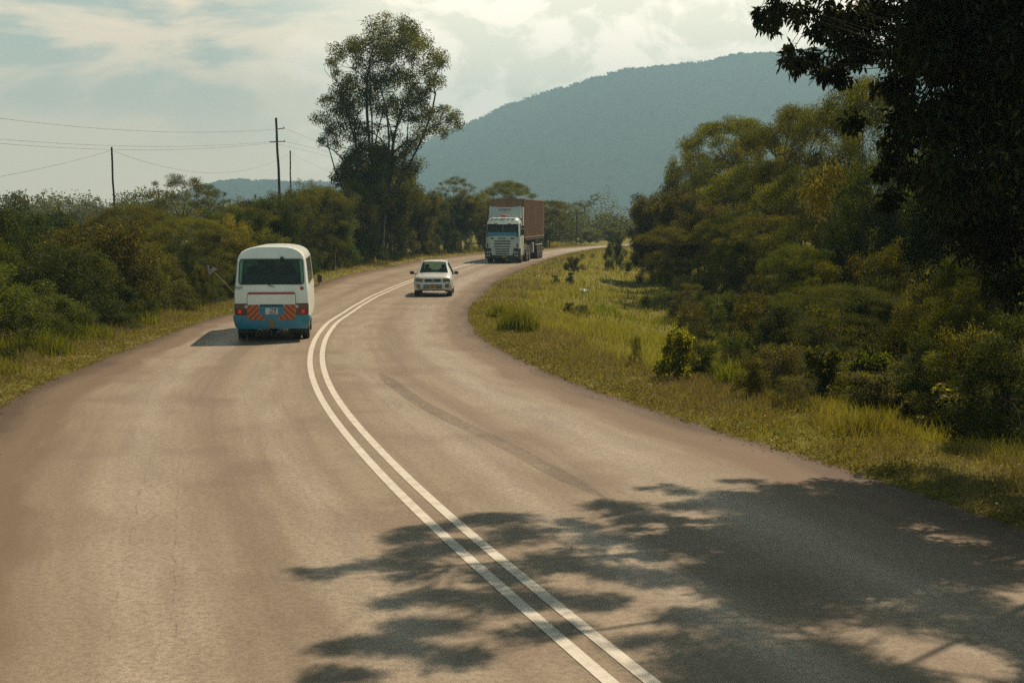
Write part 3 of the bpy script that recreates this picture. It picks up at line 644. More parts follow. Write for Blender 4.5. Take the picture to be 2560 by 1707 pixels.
T = [
 # ---- left side
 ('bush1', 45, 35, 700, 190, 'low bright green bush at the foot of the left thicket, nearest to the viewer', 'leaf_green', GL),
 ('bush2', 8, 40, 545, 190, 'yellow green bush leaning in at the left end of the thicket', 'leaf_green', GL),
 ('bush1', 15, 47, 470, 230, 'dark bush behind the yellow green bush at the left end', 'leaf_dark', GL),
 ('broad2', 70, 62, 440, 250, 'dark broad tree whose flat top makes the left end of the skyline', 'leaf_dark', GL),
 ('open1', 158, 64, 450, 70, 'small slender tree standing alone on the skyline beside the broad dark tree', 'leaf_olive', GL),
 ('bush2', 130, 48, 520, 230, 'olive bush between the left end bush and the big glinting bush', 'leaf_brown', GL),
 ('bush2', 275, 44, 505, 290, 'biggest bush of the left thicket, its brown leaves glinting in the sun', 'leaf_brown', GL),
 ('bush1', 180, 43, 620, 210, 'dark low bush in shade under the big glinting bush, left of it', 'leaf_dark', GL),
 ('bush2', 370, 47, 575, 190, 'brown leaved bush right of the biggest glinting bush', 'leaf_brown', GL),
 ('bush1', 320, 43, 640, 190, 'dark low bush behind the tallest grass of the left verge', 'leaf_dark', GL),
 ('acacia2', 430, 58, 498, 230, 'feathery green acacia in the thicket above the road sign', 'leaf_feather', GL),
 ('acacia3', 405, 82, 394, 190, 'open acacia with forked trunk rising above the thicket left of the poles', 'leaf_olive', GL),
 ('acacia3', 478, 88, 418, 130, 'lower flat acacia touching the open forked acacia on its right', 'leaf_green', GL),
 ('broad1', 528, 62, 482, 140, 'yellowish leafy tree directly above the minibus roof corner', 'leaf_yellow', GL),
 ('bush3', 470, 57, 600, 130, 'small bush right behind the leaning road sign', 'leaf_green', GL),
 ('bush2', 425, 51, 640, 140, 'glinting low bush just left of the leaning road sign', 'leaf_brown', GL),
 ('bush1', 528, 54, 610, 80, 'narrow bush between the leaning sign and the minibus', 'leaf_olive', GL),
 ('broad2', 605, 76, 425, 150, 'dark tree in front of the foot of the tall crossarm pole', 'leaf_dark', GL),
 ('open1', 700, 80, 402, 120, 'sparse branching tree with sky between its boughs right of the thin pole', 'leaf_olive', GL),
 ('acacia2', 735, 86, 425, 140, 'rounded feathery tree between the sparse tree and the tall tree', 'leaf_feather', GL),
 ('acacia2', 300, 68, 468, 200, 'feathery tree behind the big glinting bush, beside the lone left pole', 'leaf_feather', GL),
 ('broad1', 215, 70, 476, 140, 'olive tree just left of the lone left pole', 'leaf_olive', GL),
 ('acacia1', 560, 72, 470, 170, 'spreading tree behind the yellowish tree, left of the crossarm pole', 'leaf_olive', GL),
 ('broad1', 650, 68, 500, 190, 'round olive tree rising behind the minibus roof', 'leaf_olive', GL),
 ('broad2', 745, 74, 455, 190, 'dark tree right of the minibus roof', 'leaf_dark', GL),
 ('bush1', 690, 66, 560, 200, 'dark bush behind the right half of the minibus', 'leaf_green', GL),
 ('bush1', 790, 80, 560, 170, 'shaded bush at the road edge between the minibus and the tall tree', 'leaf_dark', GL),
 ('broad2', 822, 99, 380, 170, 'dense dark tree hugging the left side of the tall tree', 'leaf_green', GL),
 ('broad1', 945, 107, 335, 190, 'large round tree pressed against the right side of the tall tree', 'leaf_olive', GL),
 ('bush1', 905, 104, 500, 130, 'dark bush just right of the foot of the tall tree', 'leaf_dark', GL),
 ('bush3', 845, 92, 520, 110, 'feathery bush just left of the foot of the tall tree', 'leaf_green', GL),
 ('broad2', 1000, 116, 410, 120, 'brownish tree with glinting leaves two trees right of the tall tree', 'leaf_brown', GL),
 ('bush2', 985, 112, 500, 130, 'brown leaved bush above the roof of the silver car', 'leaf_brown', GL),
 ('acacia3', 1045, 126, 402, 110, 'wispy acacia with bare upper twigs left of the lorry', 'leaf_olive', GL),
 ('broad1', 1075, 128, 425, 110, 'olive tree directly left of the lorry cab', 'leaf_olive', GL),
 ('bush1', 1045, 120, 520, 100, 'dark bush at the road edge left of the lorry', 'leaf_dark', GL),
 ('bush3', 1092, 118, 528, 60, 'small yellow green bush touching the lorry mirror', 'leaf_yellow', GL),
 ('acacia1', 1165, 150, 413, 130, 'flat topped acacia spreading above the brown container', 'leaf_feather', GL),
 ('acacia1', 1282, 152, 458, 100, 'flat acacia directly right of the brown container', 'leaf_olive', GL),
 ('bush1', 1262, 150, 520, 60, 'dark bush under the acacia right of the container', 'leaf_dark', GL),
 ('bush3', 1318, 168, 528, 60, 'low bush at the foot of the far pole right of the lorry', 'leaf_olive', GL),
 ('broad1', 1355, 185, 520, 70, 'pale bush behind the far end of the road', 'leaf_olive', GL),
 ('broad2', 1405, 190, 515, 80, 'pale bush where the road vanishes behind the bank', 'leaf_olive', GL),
 # ---- right side
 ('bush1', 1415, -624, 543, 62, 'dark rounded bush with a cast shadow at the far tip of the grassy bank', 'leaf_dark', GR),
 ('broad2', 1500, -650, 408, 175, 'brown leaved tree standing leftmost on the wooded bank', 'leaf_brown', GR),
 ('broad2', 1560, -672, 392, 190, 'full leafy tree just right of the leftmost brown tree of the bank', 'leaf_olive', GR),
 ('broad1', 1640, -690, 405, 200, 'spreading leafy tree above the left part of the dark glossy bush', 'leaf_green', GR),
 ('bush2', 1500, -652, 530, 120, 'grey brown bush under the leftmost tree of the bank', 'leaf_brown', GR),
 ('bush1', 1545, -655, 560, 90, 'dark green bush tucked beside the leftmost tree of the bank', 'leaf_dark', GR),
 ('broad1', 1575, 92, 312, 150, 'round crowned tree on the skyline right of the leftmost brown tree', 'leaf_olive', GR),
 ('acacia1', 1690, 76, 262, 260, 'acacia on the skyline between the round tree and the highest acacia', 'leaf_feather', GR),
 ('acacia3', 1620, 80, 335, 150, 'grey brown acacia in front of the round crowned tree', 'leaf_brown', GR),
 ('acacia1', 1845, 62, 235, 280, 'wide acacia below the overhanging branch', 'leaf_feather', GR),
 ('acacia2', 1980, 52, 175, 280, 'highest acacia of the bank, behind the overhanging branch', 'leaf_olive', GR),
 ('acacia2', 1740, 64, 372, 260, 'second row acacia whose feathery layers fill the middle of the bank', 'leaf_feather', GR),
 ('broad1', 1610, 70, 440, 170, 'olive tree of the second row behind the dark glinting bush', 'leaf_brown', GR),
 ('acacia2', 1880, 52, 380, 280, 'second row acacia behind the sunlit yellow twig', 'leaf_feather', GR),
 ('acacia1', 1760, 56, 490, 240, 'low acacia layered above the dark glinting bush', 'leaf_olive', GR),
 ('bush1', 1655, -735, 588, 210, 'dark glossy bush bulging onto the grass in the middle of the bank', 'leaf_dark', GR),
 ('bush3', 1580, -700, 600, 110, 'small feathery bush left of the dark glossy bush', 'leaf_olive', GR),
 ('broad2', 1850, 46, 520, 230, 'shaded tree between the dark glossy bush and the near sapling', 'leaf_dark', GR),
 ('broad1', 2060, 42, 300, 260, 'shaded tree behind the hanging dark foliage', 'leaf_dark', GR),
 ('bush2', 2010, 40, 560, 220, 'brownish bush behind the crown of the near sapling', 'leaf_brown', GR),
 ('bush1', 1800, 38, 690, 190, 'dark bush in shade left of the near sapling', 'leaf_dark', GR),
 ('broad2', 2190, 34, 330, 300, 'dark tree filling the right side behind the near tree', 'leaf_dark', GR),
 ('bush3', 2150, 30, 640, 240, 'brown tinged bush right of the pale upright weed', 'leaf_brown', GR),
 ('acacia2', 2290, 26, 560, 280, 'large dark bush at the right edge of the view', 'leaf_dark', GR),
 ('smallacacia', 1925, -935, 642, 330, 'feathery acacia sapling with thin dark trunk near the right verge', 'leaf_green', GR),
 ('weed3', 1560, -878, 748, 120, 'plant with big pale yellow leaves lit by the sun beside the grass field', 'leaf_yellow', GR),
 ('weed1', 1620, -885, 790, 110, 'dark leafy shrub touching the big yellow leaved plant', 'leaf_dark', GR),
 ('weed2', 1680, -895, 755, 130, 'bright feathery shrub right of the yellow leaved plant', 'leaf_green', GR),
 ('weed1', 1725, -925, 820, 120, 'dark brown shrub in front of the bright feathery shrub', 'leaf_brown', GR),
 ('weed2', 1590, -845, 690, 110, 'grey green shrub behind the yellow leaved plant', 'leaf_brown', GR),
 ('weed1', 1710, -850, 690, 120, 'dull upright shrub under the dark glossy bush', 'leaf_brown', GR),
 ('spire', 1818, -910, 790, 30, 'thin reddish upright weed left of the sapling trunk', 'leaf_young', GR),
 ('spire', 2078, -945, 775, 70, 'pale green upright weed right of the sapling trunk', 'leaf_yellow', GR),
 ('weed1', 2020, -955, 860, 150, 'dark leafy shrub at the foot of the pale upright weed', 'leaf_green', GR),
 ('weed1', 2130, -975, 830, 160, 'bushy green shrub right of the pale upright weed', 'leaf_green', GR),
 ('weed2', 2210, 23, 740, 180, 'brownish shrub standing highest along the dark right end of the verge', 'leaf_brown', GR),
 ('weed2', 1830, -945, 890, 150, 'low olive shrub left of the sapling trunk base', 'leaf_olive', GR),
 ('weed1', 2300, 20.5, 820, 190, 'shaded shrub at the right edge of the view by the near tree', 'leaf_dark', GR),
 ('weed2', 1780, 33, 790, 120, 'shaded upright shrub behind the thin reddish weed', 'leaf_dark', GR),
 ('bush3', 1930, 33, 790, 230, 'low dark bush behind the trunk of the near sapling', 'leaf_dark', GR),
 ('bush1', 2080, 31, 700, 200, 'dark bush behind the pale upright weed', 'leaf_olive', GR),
 # field shrubs
 ('weed1', 1308, -722, 695, 34, 'small dark pointed shrub in the grass field, left one of two', 'leaf_dark', None),
 ('weed2', 1335, -727, 706, 50, 'low straggly shrub in the field right beside the dark pointed one', 'leaf_dark', None),
 ('weed1', 1275, -654, 632, 26, 'small dark shrub near the crest of the grassy bank', 'leaf_dark', None),
 ('weed1', 1310, -655, 625, 30, 'dark ragged shrub above the white litter on the grassy bank', 'leaf_dark', None),
 ('weed3', 1318, -622, 606, 60, 'sprawling shrub high on the grassy bank', 'leaf_brown', None),
 ('weed2', 1338, -598, 582, 14, 'tiny upright shrub on the bank top near the far road', 'leaf_dark', None),
 ('weed2', 1362, -594, 582, 16, 'tiny round shrub on the bank top nearest the dark rounded bush', 'leaf_dark', None),
 ('weed1', 1485, -706, 680, 40, 'small grey shrub at the foot of the wooded bank by the field', 'leaf_brown', None),
 ('weed2', 1460, -842, 770, 40, 'thin stalky shrub left of the yellow leaved plant', 'leaf_green', None),
]
for (key, px, d, top, wid, lab, mat, grp) in T:
    place(key, px, d, top, wid, lab, mat, grp)
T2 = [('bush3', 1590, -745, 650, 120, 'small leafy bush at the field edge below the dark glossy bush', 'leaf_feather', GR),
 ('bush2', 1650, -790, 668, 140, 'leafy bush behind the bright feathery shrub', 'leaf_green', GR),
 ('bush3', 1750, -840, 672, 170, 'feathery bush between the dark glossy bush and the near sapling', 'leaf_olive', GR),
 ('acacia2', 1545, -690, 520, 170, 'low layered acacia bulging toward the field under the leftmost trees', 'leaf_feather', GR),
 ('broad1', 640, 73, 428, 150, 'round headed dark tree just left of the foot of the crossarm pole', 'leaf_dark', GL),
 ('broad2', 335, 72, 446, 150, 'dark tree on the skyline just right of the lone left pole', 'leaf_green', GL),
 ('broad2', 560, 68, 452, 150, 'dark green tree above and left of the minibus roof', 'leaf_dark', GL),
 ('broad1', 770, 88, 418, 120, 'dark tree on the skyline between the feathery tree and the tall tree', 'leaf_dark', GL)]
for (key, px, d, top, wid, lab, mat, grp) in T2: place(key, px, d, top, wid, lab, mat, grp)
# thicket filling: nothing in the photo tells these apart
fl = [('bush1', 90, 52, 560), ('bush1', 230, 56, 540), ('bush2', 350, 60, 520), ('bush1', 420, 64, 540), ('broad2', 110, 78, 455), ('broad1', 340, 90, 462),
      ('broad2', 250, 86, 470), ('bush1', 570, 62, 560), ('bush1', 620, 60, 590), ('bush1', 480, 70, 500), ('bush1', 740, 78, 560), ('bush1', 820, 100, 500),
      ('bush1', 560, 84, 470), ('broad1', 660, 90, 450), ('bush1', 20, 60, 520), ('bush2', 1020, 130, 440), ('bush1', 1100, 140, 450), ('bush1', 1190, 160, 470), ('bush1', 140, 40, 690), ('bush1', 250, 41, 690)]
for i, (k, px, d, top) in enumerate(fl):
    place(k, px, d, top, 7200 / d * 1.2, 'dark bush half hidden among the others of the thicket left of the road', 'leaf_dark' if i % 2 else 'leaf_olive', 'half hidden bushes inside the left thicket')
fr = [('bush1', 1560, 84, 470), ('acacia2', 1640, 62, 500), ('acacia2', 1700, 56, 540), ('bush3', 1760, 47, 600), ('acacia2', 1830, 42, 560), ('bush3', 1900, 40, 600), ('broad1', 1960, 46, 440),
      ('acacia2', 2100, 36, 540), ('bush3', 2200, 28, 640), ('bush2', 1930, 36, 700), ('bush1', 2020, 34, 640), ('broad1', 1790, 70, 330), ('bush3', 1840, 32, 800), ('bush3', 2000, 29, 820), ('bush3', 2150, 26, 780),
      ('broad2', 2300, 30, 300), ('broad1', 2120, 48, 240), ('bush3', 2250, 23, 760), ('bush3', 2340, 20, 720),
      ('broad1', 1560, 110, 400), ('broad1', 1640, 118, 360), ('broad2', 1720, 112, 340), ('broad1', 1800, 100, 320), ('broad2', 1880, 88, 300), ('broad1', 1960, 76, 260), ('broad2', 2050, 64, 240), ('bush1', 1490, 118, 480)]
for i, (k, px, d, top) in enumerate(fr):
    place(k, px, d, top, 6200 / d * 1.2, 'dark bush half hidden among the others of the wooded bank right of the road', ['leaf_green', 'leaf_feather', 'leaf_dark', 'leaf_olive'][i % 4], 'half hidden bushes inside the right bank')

# bushes crowding the inner edge of the left verge, and scrub along the right verge
prow = random.Random(31)
d = 27.0
while d < 104:
    o_ = prow.uniform(2.5, 3.3); x = float(lx(d)) - o_
    h_ = prow.uniform(1.5, 2.6) if d < 60 else prow.uniform(2.2, 3.6)
    px_ = (1280 + x / d * F) / K; top_ = (HZ - (h_ + float(zground(x, d)) - CH) / d * F) / K
    k_ = prow.choice(['bush1', 'bush2', 'bush3', 'bush1'])
    if not (500 < px_ < 640 and top_ < 640 and d > 45): place(k_, px_, d, top_, prow.uniform(2.8, 3.8) / d * F / K, 'leafy bush in the row crowding the inner edge of the left grass verge', prow.choice(['leaf_dark', 'leaf_green', 'leaf_olive', 'leaf_dark']), 'bushes rowed along the left verge')
    d += prow.uniform(2.2, 3.6)
for _ in range(85):
    d = prow.uniform(14, 33) if _ < 62 else prow.uniform(33, 48); o_ = prow.uniform(3.6, 8.5) if d < 33 else prow.uniform(11, 17)
    x = float(rx(d)) + o_; h_ = prow.uniform(.5, 1.3) * (1 + .05 * max(0, o_ - 4))
    px_ = (1280 + x / d * F) / K; top_ = (HZ - (h_ + float(zground(x, d)) - CH) / d * F) / K
    if px_ < 1500 or px_ > 2420: continue
    k_ = prow.choice(['weed1', 'weed2', 'weed2', 'spire', 'weed3'])
    place(k_, px_, d, top_, (prow.uniform(1.0, 1.9) if k_ != 'spire' else .6) / d * F / K, 'scraggly weed shrub in the mixed scrub between the right verge and the trees', prow.choice(['leaf_dark', 'leaf_green', 'leaf_olive', 'leaf_brown', 'leaf_feather']), 'scrub lining the right verge')
for d, h_, k_, m_ in ((84, 5.2, 'broad1', 'leaf_dark'), (90, 6.0, 'broad2', 'leaf_green'), (96, 5.5, 'broad1', 'leaf_olive'), (107, 7.6, 'broad2', 'leaf_green'), (111, 8.2, 'broad1', 'leaf_olive'), (115, 6.6, 'broad2', 'leaf_brown'),
                      (119, 5.8, 'broad1', 'leaf_olive'), (124, 6.0, 'broad2', 'leaf_green'), (129, 5.6, 'broad1', 'leaf_dark'), (135, 5.8, 'broad2', 'leaf_olive'), (141, 5.4, 'broad1', 'leaf_green'), (110, 3.0, 'bush1', 'leaf_dark'), (118, 2.8, 'bush3', 'leaf_olive'), (126, 2.8, 'bush1', 'leaf_green')):
    o_ = 2.2 if k_ == 'bush3' or k_ == 'bush1' else prow.uniform(2.4, 4.2)
    x = float(lx(d)) - o_; px_ = (1280 + x / d * F) / K; top_ = (HZ - (h_ + float(zground(x, d)) - CH) / d * F) / K
    place(k_, px_, d, top_, h_ * prow.uniform(.85, 1.0) / d * F / K, 'leafy tree in the close row between the tall tree and the lorry', m_, 'row of trees from the tall tree to the lorry')
# ---- the tall tree
def unique_tree(name, label, cat, loc, cl, rad, seed, nl, leaf, ttop, br, mat, bark, group=None, **k):
    r = np.random.default_rng(seed)
    tb, lf = plant_from_clusters(cl, rad, r, nl, leaf, ttop, br, **k)
    root = empty(name, loc); tag(root, label, cat, group)
    link('trunk', mesh_np(name + '_trunk', *tb, smooth=True), bark, root)
    link('crown', mesh_np(name + '_crown', *lf), mat, root)
    return root
TD = 102.0
base = at(946, 655, TD); base.z = float(zground(base.x, TD))
def tall_cl():
    r = np.random.default_rng(3); cl = []; rad = []
    # (x, y, radius) in the 600..1400 x 0..700 crop drawn at 2.24x
    blobs = [(830,150,70),(900,150,60),(960,160,50),(760,210,60),(690,250,70),(620,280,60),(560,290,55),(520,350,40),(540,400,30),(860,240,90),(950,230,80),(1030,260,70),(1090,300,60),(1110,350,45),
             (760,330,80),(850,340,90),(960,340,80),(1050,400,70),(1090,460,50),(1040,510,45),(640,340,60),(700,420,60),(620,480,70),(560,520,70),(480,560,50),(520,620,70),(600,600,80),(680,560,80),(720,490,70),
             (470,660,50),(500,740,50),(460,790,30),(540,800,35),(560,720,60),(640,680,60),(700,740,60),(650,770,50),(820,460,80),(900,440,80),(960,480,70),(1000,560,60),(940,580,70),(880,640,60),(960,660,50),
             (1020,650,50),(1080,640,50),(1140,620,50),(1180,650,45),(1210,690,35),(1150,740,35),(1100,720,40),(1040,730,40),(1000,760,40),(720,840,60),(660,860,60),(780,880,60),(640,930,60),(720,940,70),(600,960,50),(860,760,40),(840,560,50),(780,600,50),(780,700,40),(600,900,50),(560,1000,60),(620,1000,70),(700,1020,70),(780,980,70),(860,900,60),(900,840,60),(960,820,50),(820,830,50),(900,960,70),(980,930,60),(640,900,60),(740,900,60),(680,800,50),(760,820,50)]
    for x, y, q in blobs:
        px = 600 + x / 2.24; py = y / 2.24; R = q / 2.24 / F * TD
        for j in range(5):
            dd = r.uniform(-3.0, 3.0) * (0.6 if j else 1)
            P = at(px + r.normal(0, R * 13), py + r.normal(0, R * 10), TD); cl.append((P.x - base.x, dd, P.z - base.z)); rad.append(R * r.uniform(0.5, 1.15))
    return cl, rad
cl, rad = tall_cl()
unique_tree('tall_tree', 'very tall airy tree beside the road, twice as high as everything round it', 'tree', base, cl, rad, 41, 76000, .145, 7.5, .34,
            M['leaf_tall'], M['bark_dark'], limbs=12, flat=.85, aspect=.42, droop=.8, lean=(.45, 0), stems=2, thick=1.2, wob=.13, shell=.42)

# ---- the near tree overhanging the road from the right
nb = Vector((9.3, 17.5, 0)); nb.z = float(zground(nb.x, nb.y))
def near_cl():
    r = np.random.default_rng(9); cl = []; rad = []
    vis = [(130,110,70),(95,70,45),(200,40,60),(300,50,60),(300,110,35),(160,150,40),(430,150,70),(500,80,70),(560,150,80),(520,230,60),(280,340,70),(260,300,45),(410,320,60),(470,400,75),(560,430,55),(560,330,70),
           (640,230,80),(640,330,50),(700,120,90),(740,280,60),(800,60,90),(850,200,70),(880,330,90),(900,450,70),(740,480,55),(830,500,60),(600,680,55),(880,640,80),(850,720,60),(900,560,60),(840,880,80),(920,980,80),
           (820,1100,60),(770,1150,40),(640,60,80),(480,20,60),(700,20,80),(950,120,90),(980,250,90),(1050,80,90),(900,800,70),(950,700,80)]
    for x, y, q in vis:
        d = r.uniform(16.0, 18.5); R = q * .4464 / F * d
        P = at(1860 + .4464 * x, .4464 * y, d); cl.append(P - nb); rad.append(R * 1.2); cl.append(P - nb + Vector((r.normal(0, R * .5), r.normal(0, R * .5), r.normal(0, R * .5)))); rad.append(R * .8)
    for _ in range(150):      # the dense hanging mass on the right
        x = r.uniform(1000, 1900); y = r.uniform(-350, 1600)
        if y > 1050 and x < 1050 + (y - 1050) * .5: continue
        if y > 650 and r.random() < 0.45: continue
        d = r.uniform(15.0, 20.0); P = at(1860 + .4464 * x, .4464 * y, d); cl.append(P - nb); rad.append(r.uniform(.28, .5))
    sh = [(690,1322,22),(740,1316,30),(800,1308,35),(870,1295,45),(930,1240,45),(960,1275,50),(1010,1215,40),(1090,1200,50),(1170,1195,50),(1180,1240,60),(1060,1260,60),(1130,1320,70),(930,1330,40),(900,1385,40),(980,1375,50),
          (930,1440,50),(1020,1440,60),(1090,1380,70),(1240,1380,70),(1200,1460,60),(1300,1300,70),(1360,1390,60),(740,1492,35),(800,1482,45),(870,1492,50),(740,1545,35),(820,1560,45),(950,1500,50),(1040,1520,60),(1380,1165,40),(1440,1165,40),
          (1490,1190,40),(1480,1124,22),(1560,1128,30),(1600,1160,45),(1650,1140,40),(1720,1106,25),(1700,1150,60),(1790,1120,45),(1770,1190,60),(1860,1150,55),(1900,1115,40),(1950,1150,55),(1560,1240,60),(1640,1230,60),(1720,1260,60),(1480,1260,45),
          (1400,1240,45),(1350,1215,30),(1620,1330,60),(1500,1340,50),(1420,1320,50),(1560,1420,60),(1450,1480,50),(1700,1400,60)]
    for x, y, q in sh:
        gx_, gy_ = unproj(x * K, y * K); z = r.uniform(7.0, 9.5); R = q * K / F * gy_
        cl.append(Vector((gx_ + z * .46, gy_ + z * .56, z)) - nb); rad.append(min(.80, R * 1.45)); cl.append(cl[-1] + Vector((r.uniform(-.3, .3), r.uniform(-.2, .2), r.uniform(-.3, .3)))); rad.append(rad[-1] * .9)
    for _ in range(75):
        x = r.uniform(1600, 2900); y = r.uniform(1120, 1640)
        if y < 1120 + (x - 1640) * .09: continue
        gx_, gy_ = unproj(x * K, y * K); z = r.uniform(6.8, 10.5)
        cl.append(Vector((gx_ + z * .46, gy_ + z * .56, z)) - nb); rad.append(r.uniform(.35, .62))
    for _ in range(28):
        cl.append(Vector((r.uniform(9, 13), r.uniform(12, 22), r.uniform(4, 10.5))) - nb); rad.append(r.uniform(.4, .7))
    return [tuple(c) for c in cl], rad
cl, rad = near_cl()
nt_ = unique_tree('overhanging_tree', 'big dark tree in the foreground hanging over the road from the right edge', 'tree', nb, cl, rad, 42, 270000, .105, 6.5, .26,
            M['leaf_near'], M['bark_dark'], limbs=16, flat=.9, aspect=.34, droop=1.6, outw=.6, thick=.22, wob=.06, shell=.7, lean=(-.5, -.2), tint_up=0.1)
r = np.random.default_rng(77)   # its sunlit young leaves
yc = [(1860 + .4464 * x, .4464 * y) for x, y in [(520,920),(490,970),(460,1000),(420,1020),(400,1050),(370,1080),(365,1110),(430,1080),(470,1060),(440,1110),(415,1150),(413,1185),(500,1010),(530,960),(395,1110)]]
pp = []
for a, b in yc:
    c = np.array(at(a, b, 15.6)); pp.append(c + r.normal(0, .06, (46, 3)))
pp = np.concatenate(pp) - np.array(nb)
V, Q, tn = leaf_quads(pp, .066, r, .33, 1.8)
yl = link('young_leaves', mesh_np('young_leaves', V, Q, tn), M['leaf_young'], nt_); yl['label'] = 'sunlit yellow young leaves on a hanging twig'

# ---- palm far away and far woodland
def palm(px, top, d, label):
    P = at(px * K, top * K, d); z0 = float(zground(P.x, d)); h = P.z - z0
    root = empty('palm_tree', (P.x, d, z0)); tag(root, label, 'palm')
    TV, TQ = tubes([(bend((0, 0, 0), (.3, 0, h - 1.2), rng, 8, .03), np.linspace(.3, .2, 8))], 6)
    link('trunk', mesh_np('palm_trunk', TV, TQ, smooth=True), M['bark'], root)
    Vs = []; r = np.random.default_rng(2)
    for k in range(22):
        a = r.uniform(0, 6.28); e = r.uniform(-.5, 1.3)
        for s in np.linspace(0.1, 1, 16):
            L = 3.4 * s; c = np.array([.3 + math.cos(a) * math.cos(e) * L, math.sin(a) * math.cos(e) * L, h - 1.2 + math.sin(e) * L - 1.6 * s * s])
            for q in (-1, 1):
                Vs.append((c, np.array([-math.sin(a) * q * .9, math.cos(a) * q * .9, -.5]), (math.cos(a) * .3, math.sin(a) * .3, 0)))
    V = []; 
    for c, sd, f in Vs:
        f = np.array(f); V += [c, c + sd * .4 + f * .5, c + sd * .9 + f, c + sd * .4 + f * .1]
    V = np.array(V); Q = np.arange(len(V)).reshape(-1, 4)
    link('crown', mesh_np('palm_crown', V, Q, np.full(len(V), .5)), M['leaf_dark'], root)
palm(1340, 461, 330, 'single palm standing above the hazy woodland at the far end of the road')
r = np.random.default_rng(55); pts = []; sz = []
for (d0, d1, x0, x1, hlo, hhi, n) in ((200, 300, -60, 70, 3, 6.5, 150), (300, 520, -90, 110, 5, 10, 200), (200, 420, -170, -60, 4, 9, 150), (200, 420, 70, 190, 5, 11, 140)):
    for _ in range(n):
        d = r.uniform(d0, d1); x = r.uniform(x0, x1) * d / 260; h = r.uniform(hlo, hhi); R = h * r.uniform(.35, .55); z0 = float(zground(x, d))
        if -6 < x - cx(min(d, 261)) < 7 and d < 262: continue
        k = 800; dd = r.normal(0, 1, (k, 3)); dd /= np.linalg.norm(dd, axis=1, keepdims=True)
        lob = 1 + .25 * np.sin(dd[:, 0] * 5 + x) * np.cos(dd[:, 2] * 6)
        pts.append(np.array([x, d, z0 + h * .52]) + dd * (r.uniform(.3, 1, k) ** .4 * lob)[:, None] * np.array([R, R, h * .48]))
pts = np.concatenate(pts); V, Q, tn = leaf_quads(pts, .42, r, .6)
tag(link('far_woodland', mesh_np('far_woodland', V, Q, tn), M['leaf_olive']), 'hazy woodland on the plain between the road and the hill', 'woodland', kind='stuff')

# ------------------------------------------------------------------ grass
def blades(x, y, h, wd, tint, r, lean=.35):
    n = len(x); z = zground(x, y); a = r.uniform(0, 2 * math.pi, n); sd = np.stack([np.cos(a), np.sin(a), np.zeros(n)], -1)
    b = r.uniform(0, 2 * math.pi, n); ln = np.stack([np.cos(b), np.sin(b), np.zeros(n)], -1) * (lean * r.uniform(.2, 1.6, n) * h)[:, None]
    P = np.stack([x, y, z - .01], -1); w_ = (wd / 2)[:, None]
    up = np.zeros((n, 3)); up[:, 2] = h
    p0 = P - sd * w_; p1 = P + sd * w_; p2 = P + up * .55 + ln * .3 + sd * w_ * .7; p3 = P + up * .55 + ln * .3 - sd * w_ * .7
    p4 = P + up + ln + sd * w_ * .1; p5 = P + up + ln - sd * w_ * .1
    V = np.stack([p0, p1, p2, p3, p4, p5], 1).reshape(-1, 3); i = np.arange(n)[:, None] * 6
    Q = np.concatenate([i + np.array([0, 1, 2, 3]), i + np.array([3, 2, 4, 5])])
    return V, Q, np.repeat(tint, 6)
r = np.random.default_rng(101)
def sample(side, y0, y1, o0, o1, dens):
    n = int((y1 - y0) * (o1 - o0) * dens); y = r.uniform(y0, y1, n); o = r.uniform(o0, o1, n)
    s = np.sqrt(1 + sl(y) ** 2); x = (rx(y) + o * s) if side > 0 else (lx(y) - o * s); return x, y, o
def zone(side, y0, y1, o0, o1, dens, hf, tf, wd, lean=.35):
    x, y, o = sample(side, y0, y1, o0, o1, dens); n = len(x)
    clump = vnoise(x, y, .7, 12) * .5 + .5; big_ = vnoise(x, y, 3.1, 13) * .5 + .5
    keep = r.random(n) < (.45 + .75 * clump); x, y, o, clump, big_ = [v[keep] for v in (x, y, o, clump, big_)]; n = len(x)
    h = hf(o, clump, big_) * r.uniform(.55, 1.25, n); tint = np.clip(tf(o, clump, big_) + r.normal(0, .12, n), 0, 1)
    return blades(x, y, h, wd * r.uniform(.7, 1.4, n), tint, r, lean)
dry = lambda o, c, b: np.interp(o, [-.3, .3, 1.6, 3, 5, 8], [.88, .90, .84, .62, .40, .34]) + .45 * (b - .5) - .55 * np.clip(c - .62, 0, 1) * (o < 3)
hR = lambda o, c, b: np.interp(o, [-.3, 0, .5, 2, 4, 9, 14], [.03, .07, .11, .19, .26, .22, .24]) * (.35 + 1.3 * c)
hL = lambda o, c, b: np.interp(o, [-.3, 0, .5, 1.6, 2.6, 5], [.03, .06, .11, .22, .48, .55]) * (.4 + 1.1 * c)
parts = []
for (y0, y1, f, wd) in ((10, 20, 900, .007), (20, 32, 520, .010), (32, 50, 240, .016), (50, 80, 90, .028), (80, 170, 26, .055)):
    parts.append(zone(1, y0, y1, -.22, 2.6, f, hR, dry, wd, .6))
    parts.append(zone(1, y0, y1, 2.6, 7, f * .45, hR, dry, wd, .4))
    parts.append(zone(1, y0, y1, 7, 15 if y0 < 32 else 24, f * (.2 if y0 < 32 else .4), hR, dry, wd * 1.2, .4))
for (y0, y1, f, wd) in ((18, 32, 520, .010), (32, 50, 300, .015), (50, 80, 110, .026), (80, 165, 30, .05)):
    parts.append(zone(-1, y0, y1, -.22, 2.2, f, hL, dry, wd, .5))
    parts.append(zone(-1, y0, y1, 2.2, 5.5, f * .55, hL, lambda o, c, b: dry(o, c, b) - .05, wd * 1.1, .3))
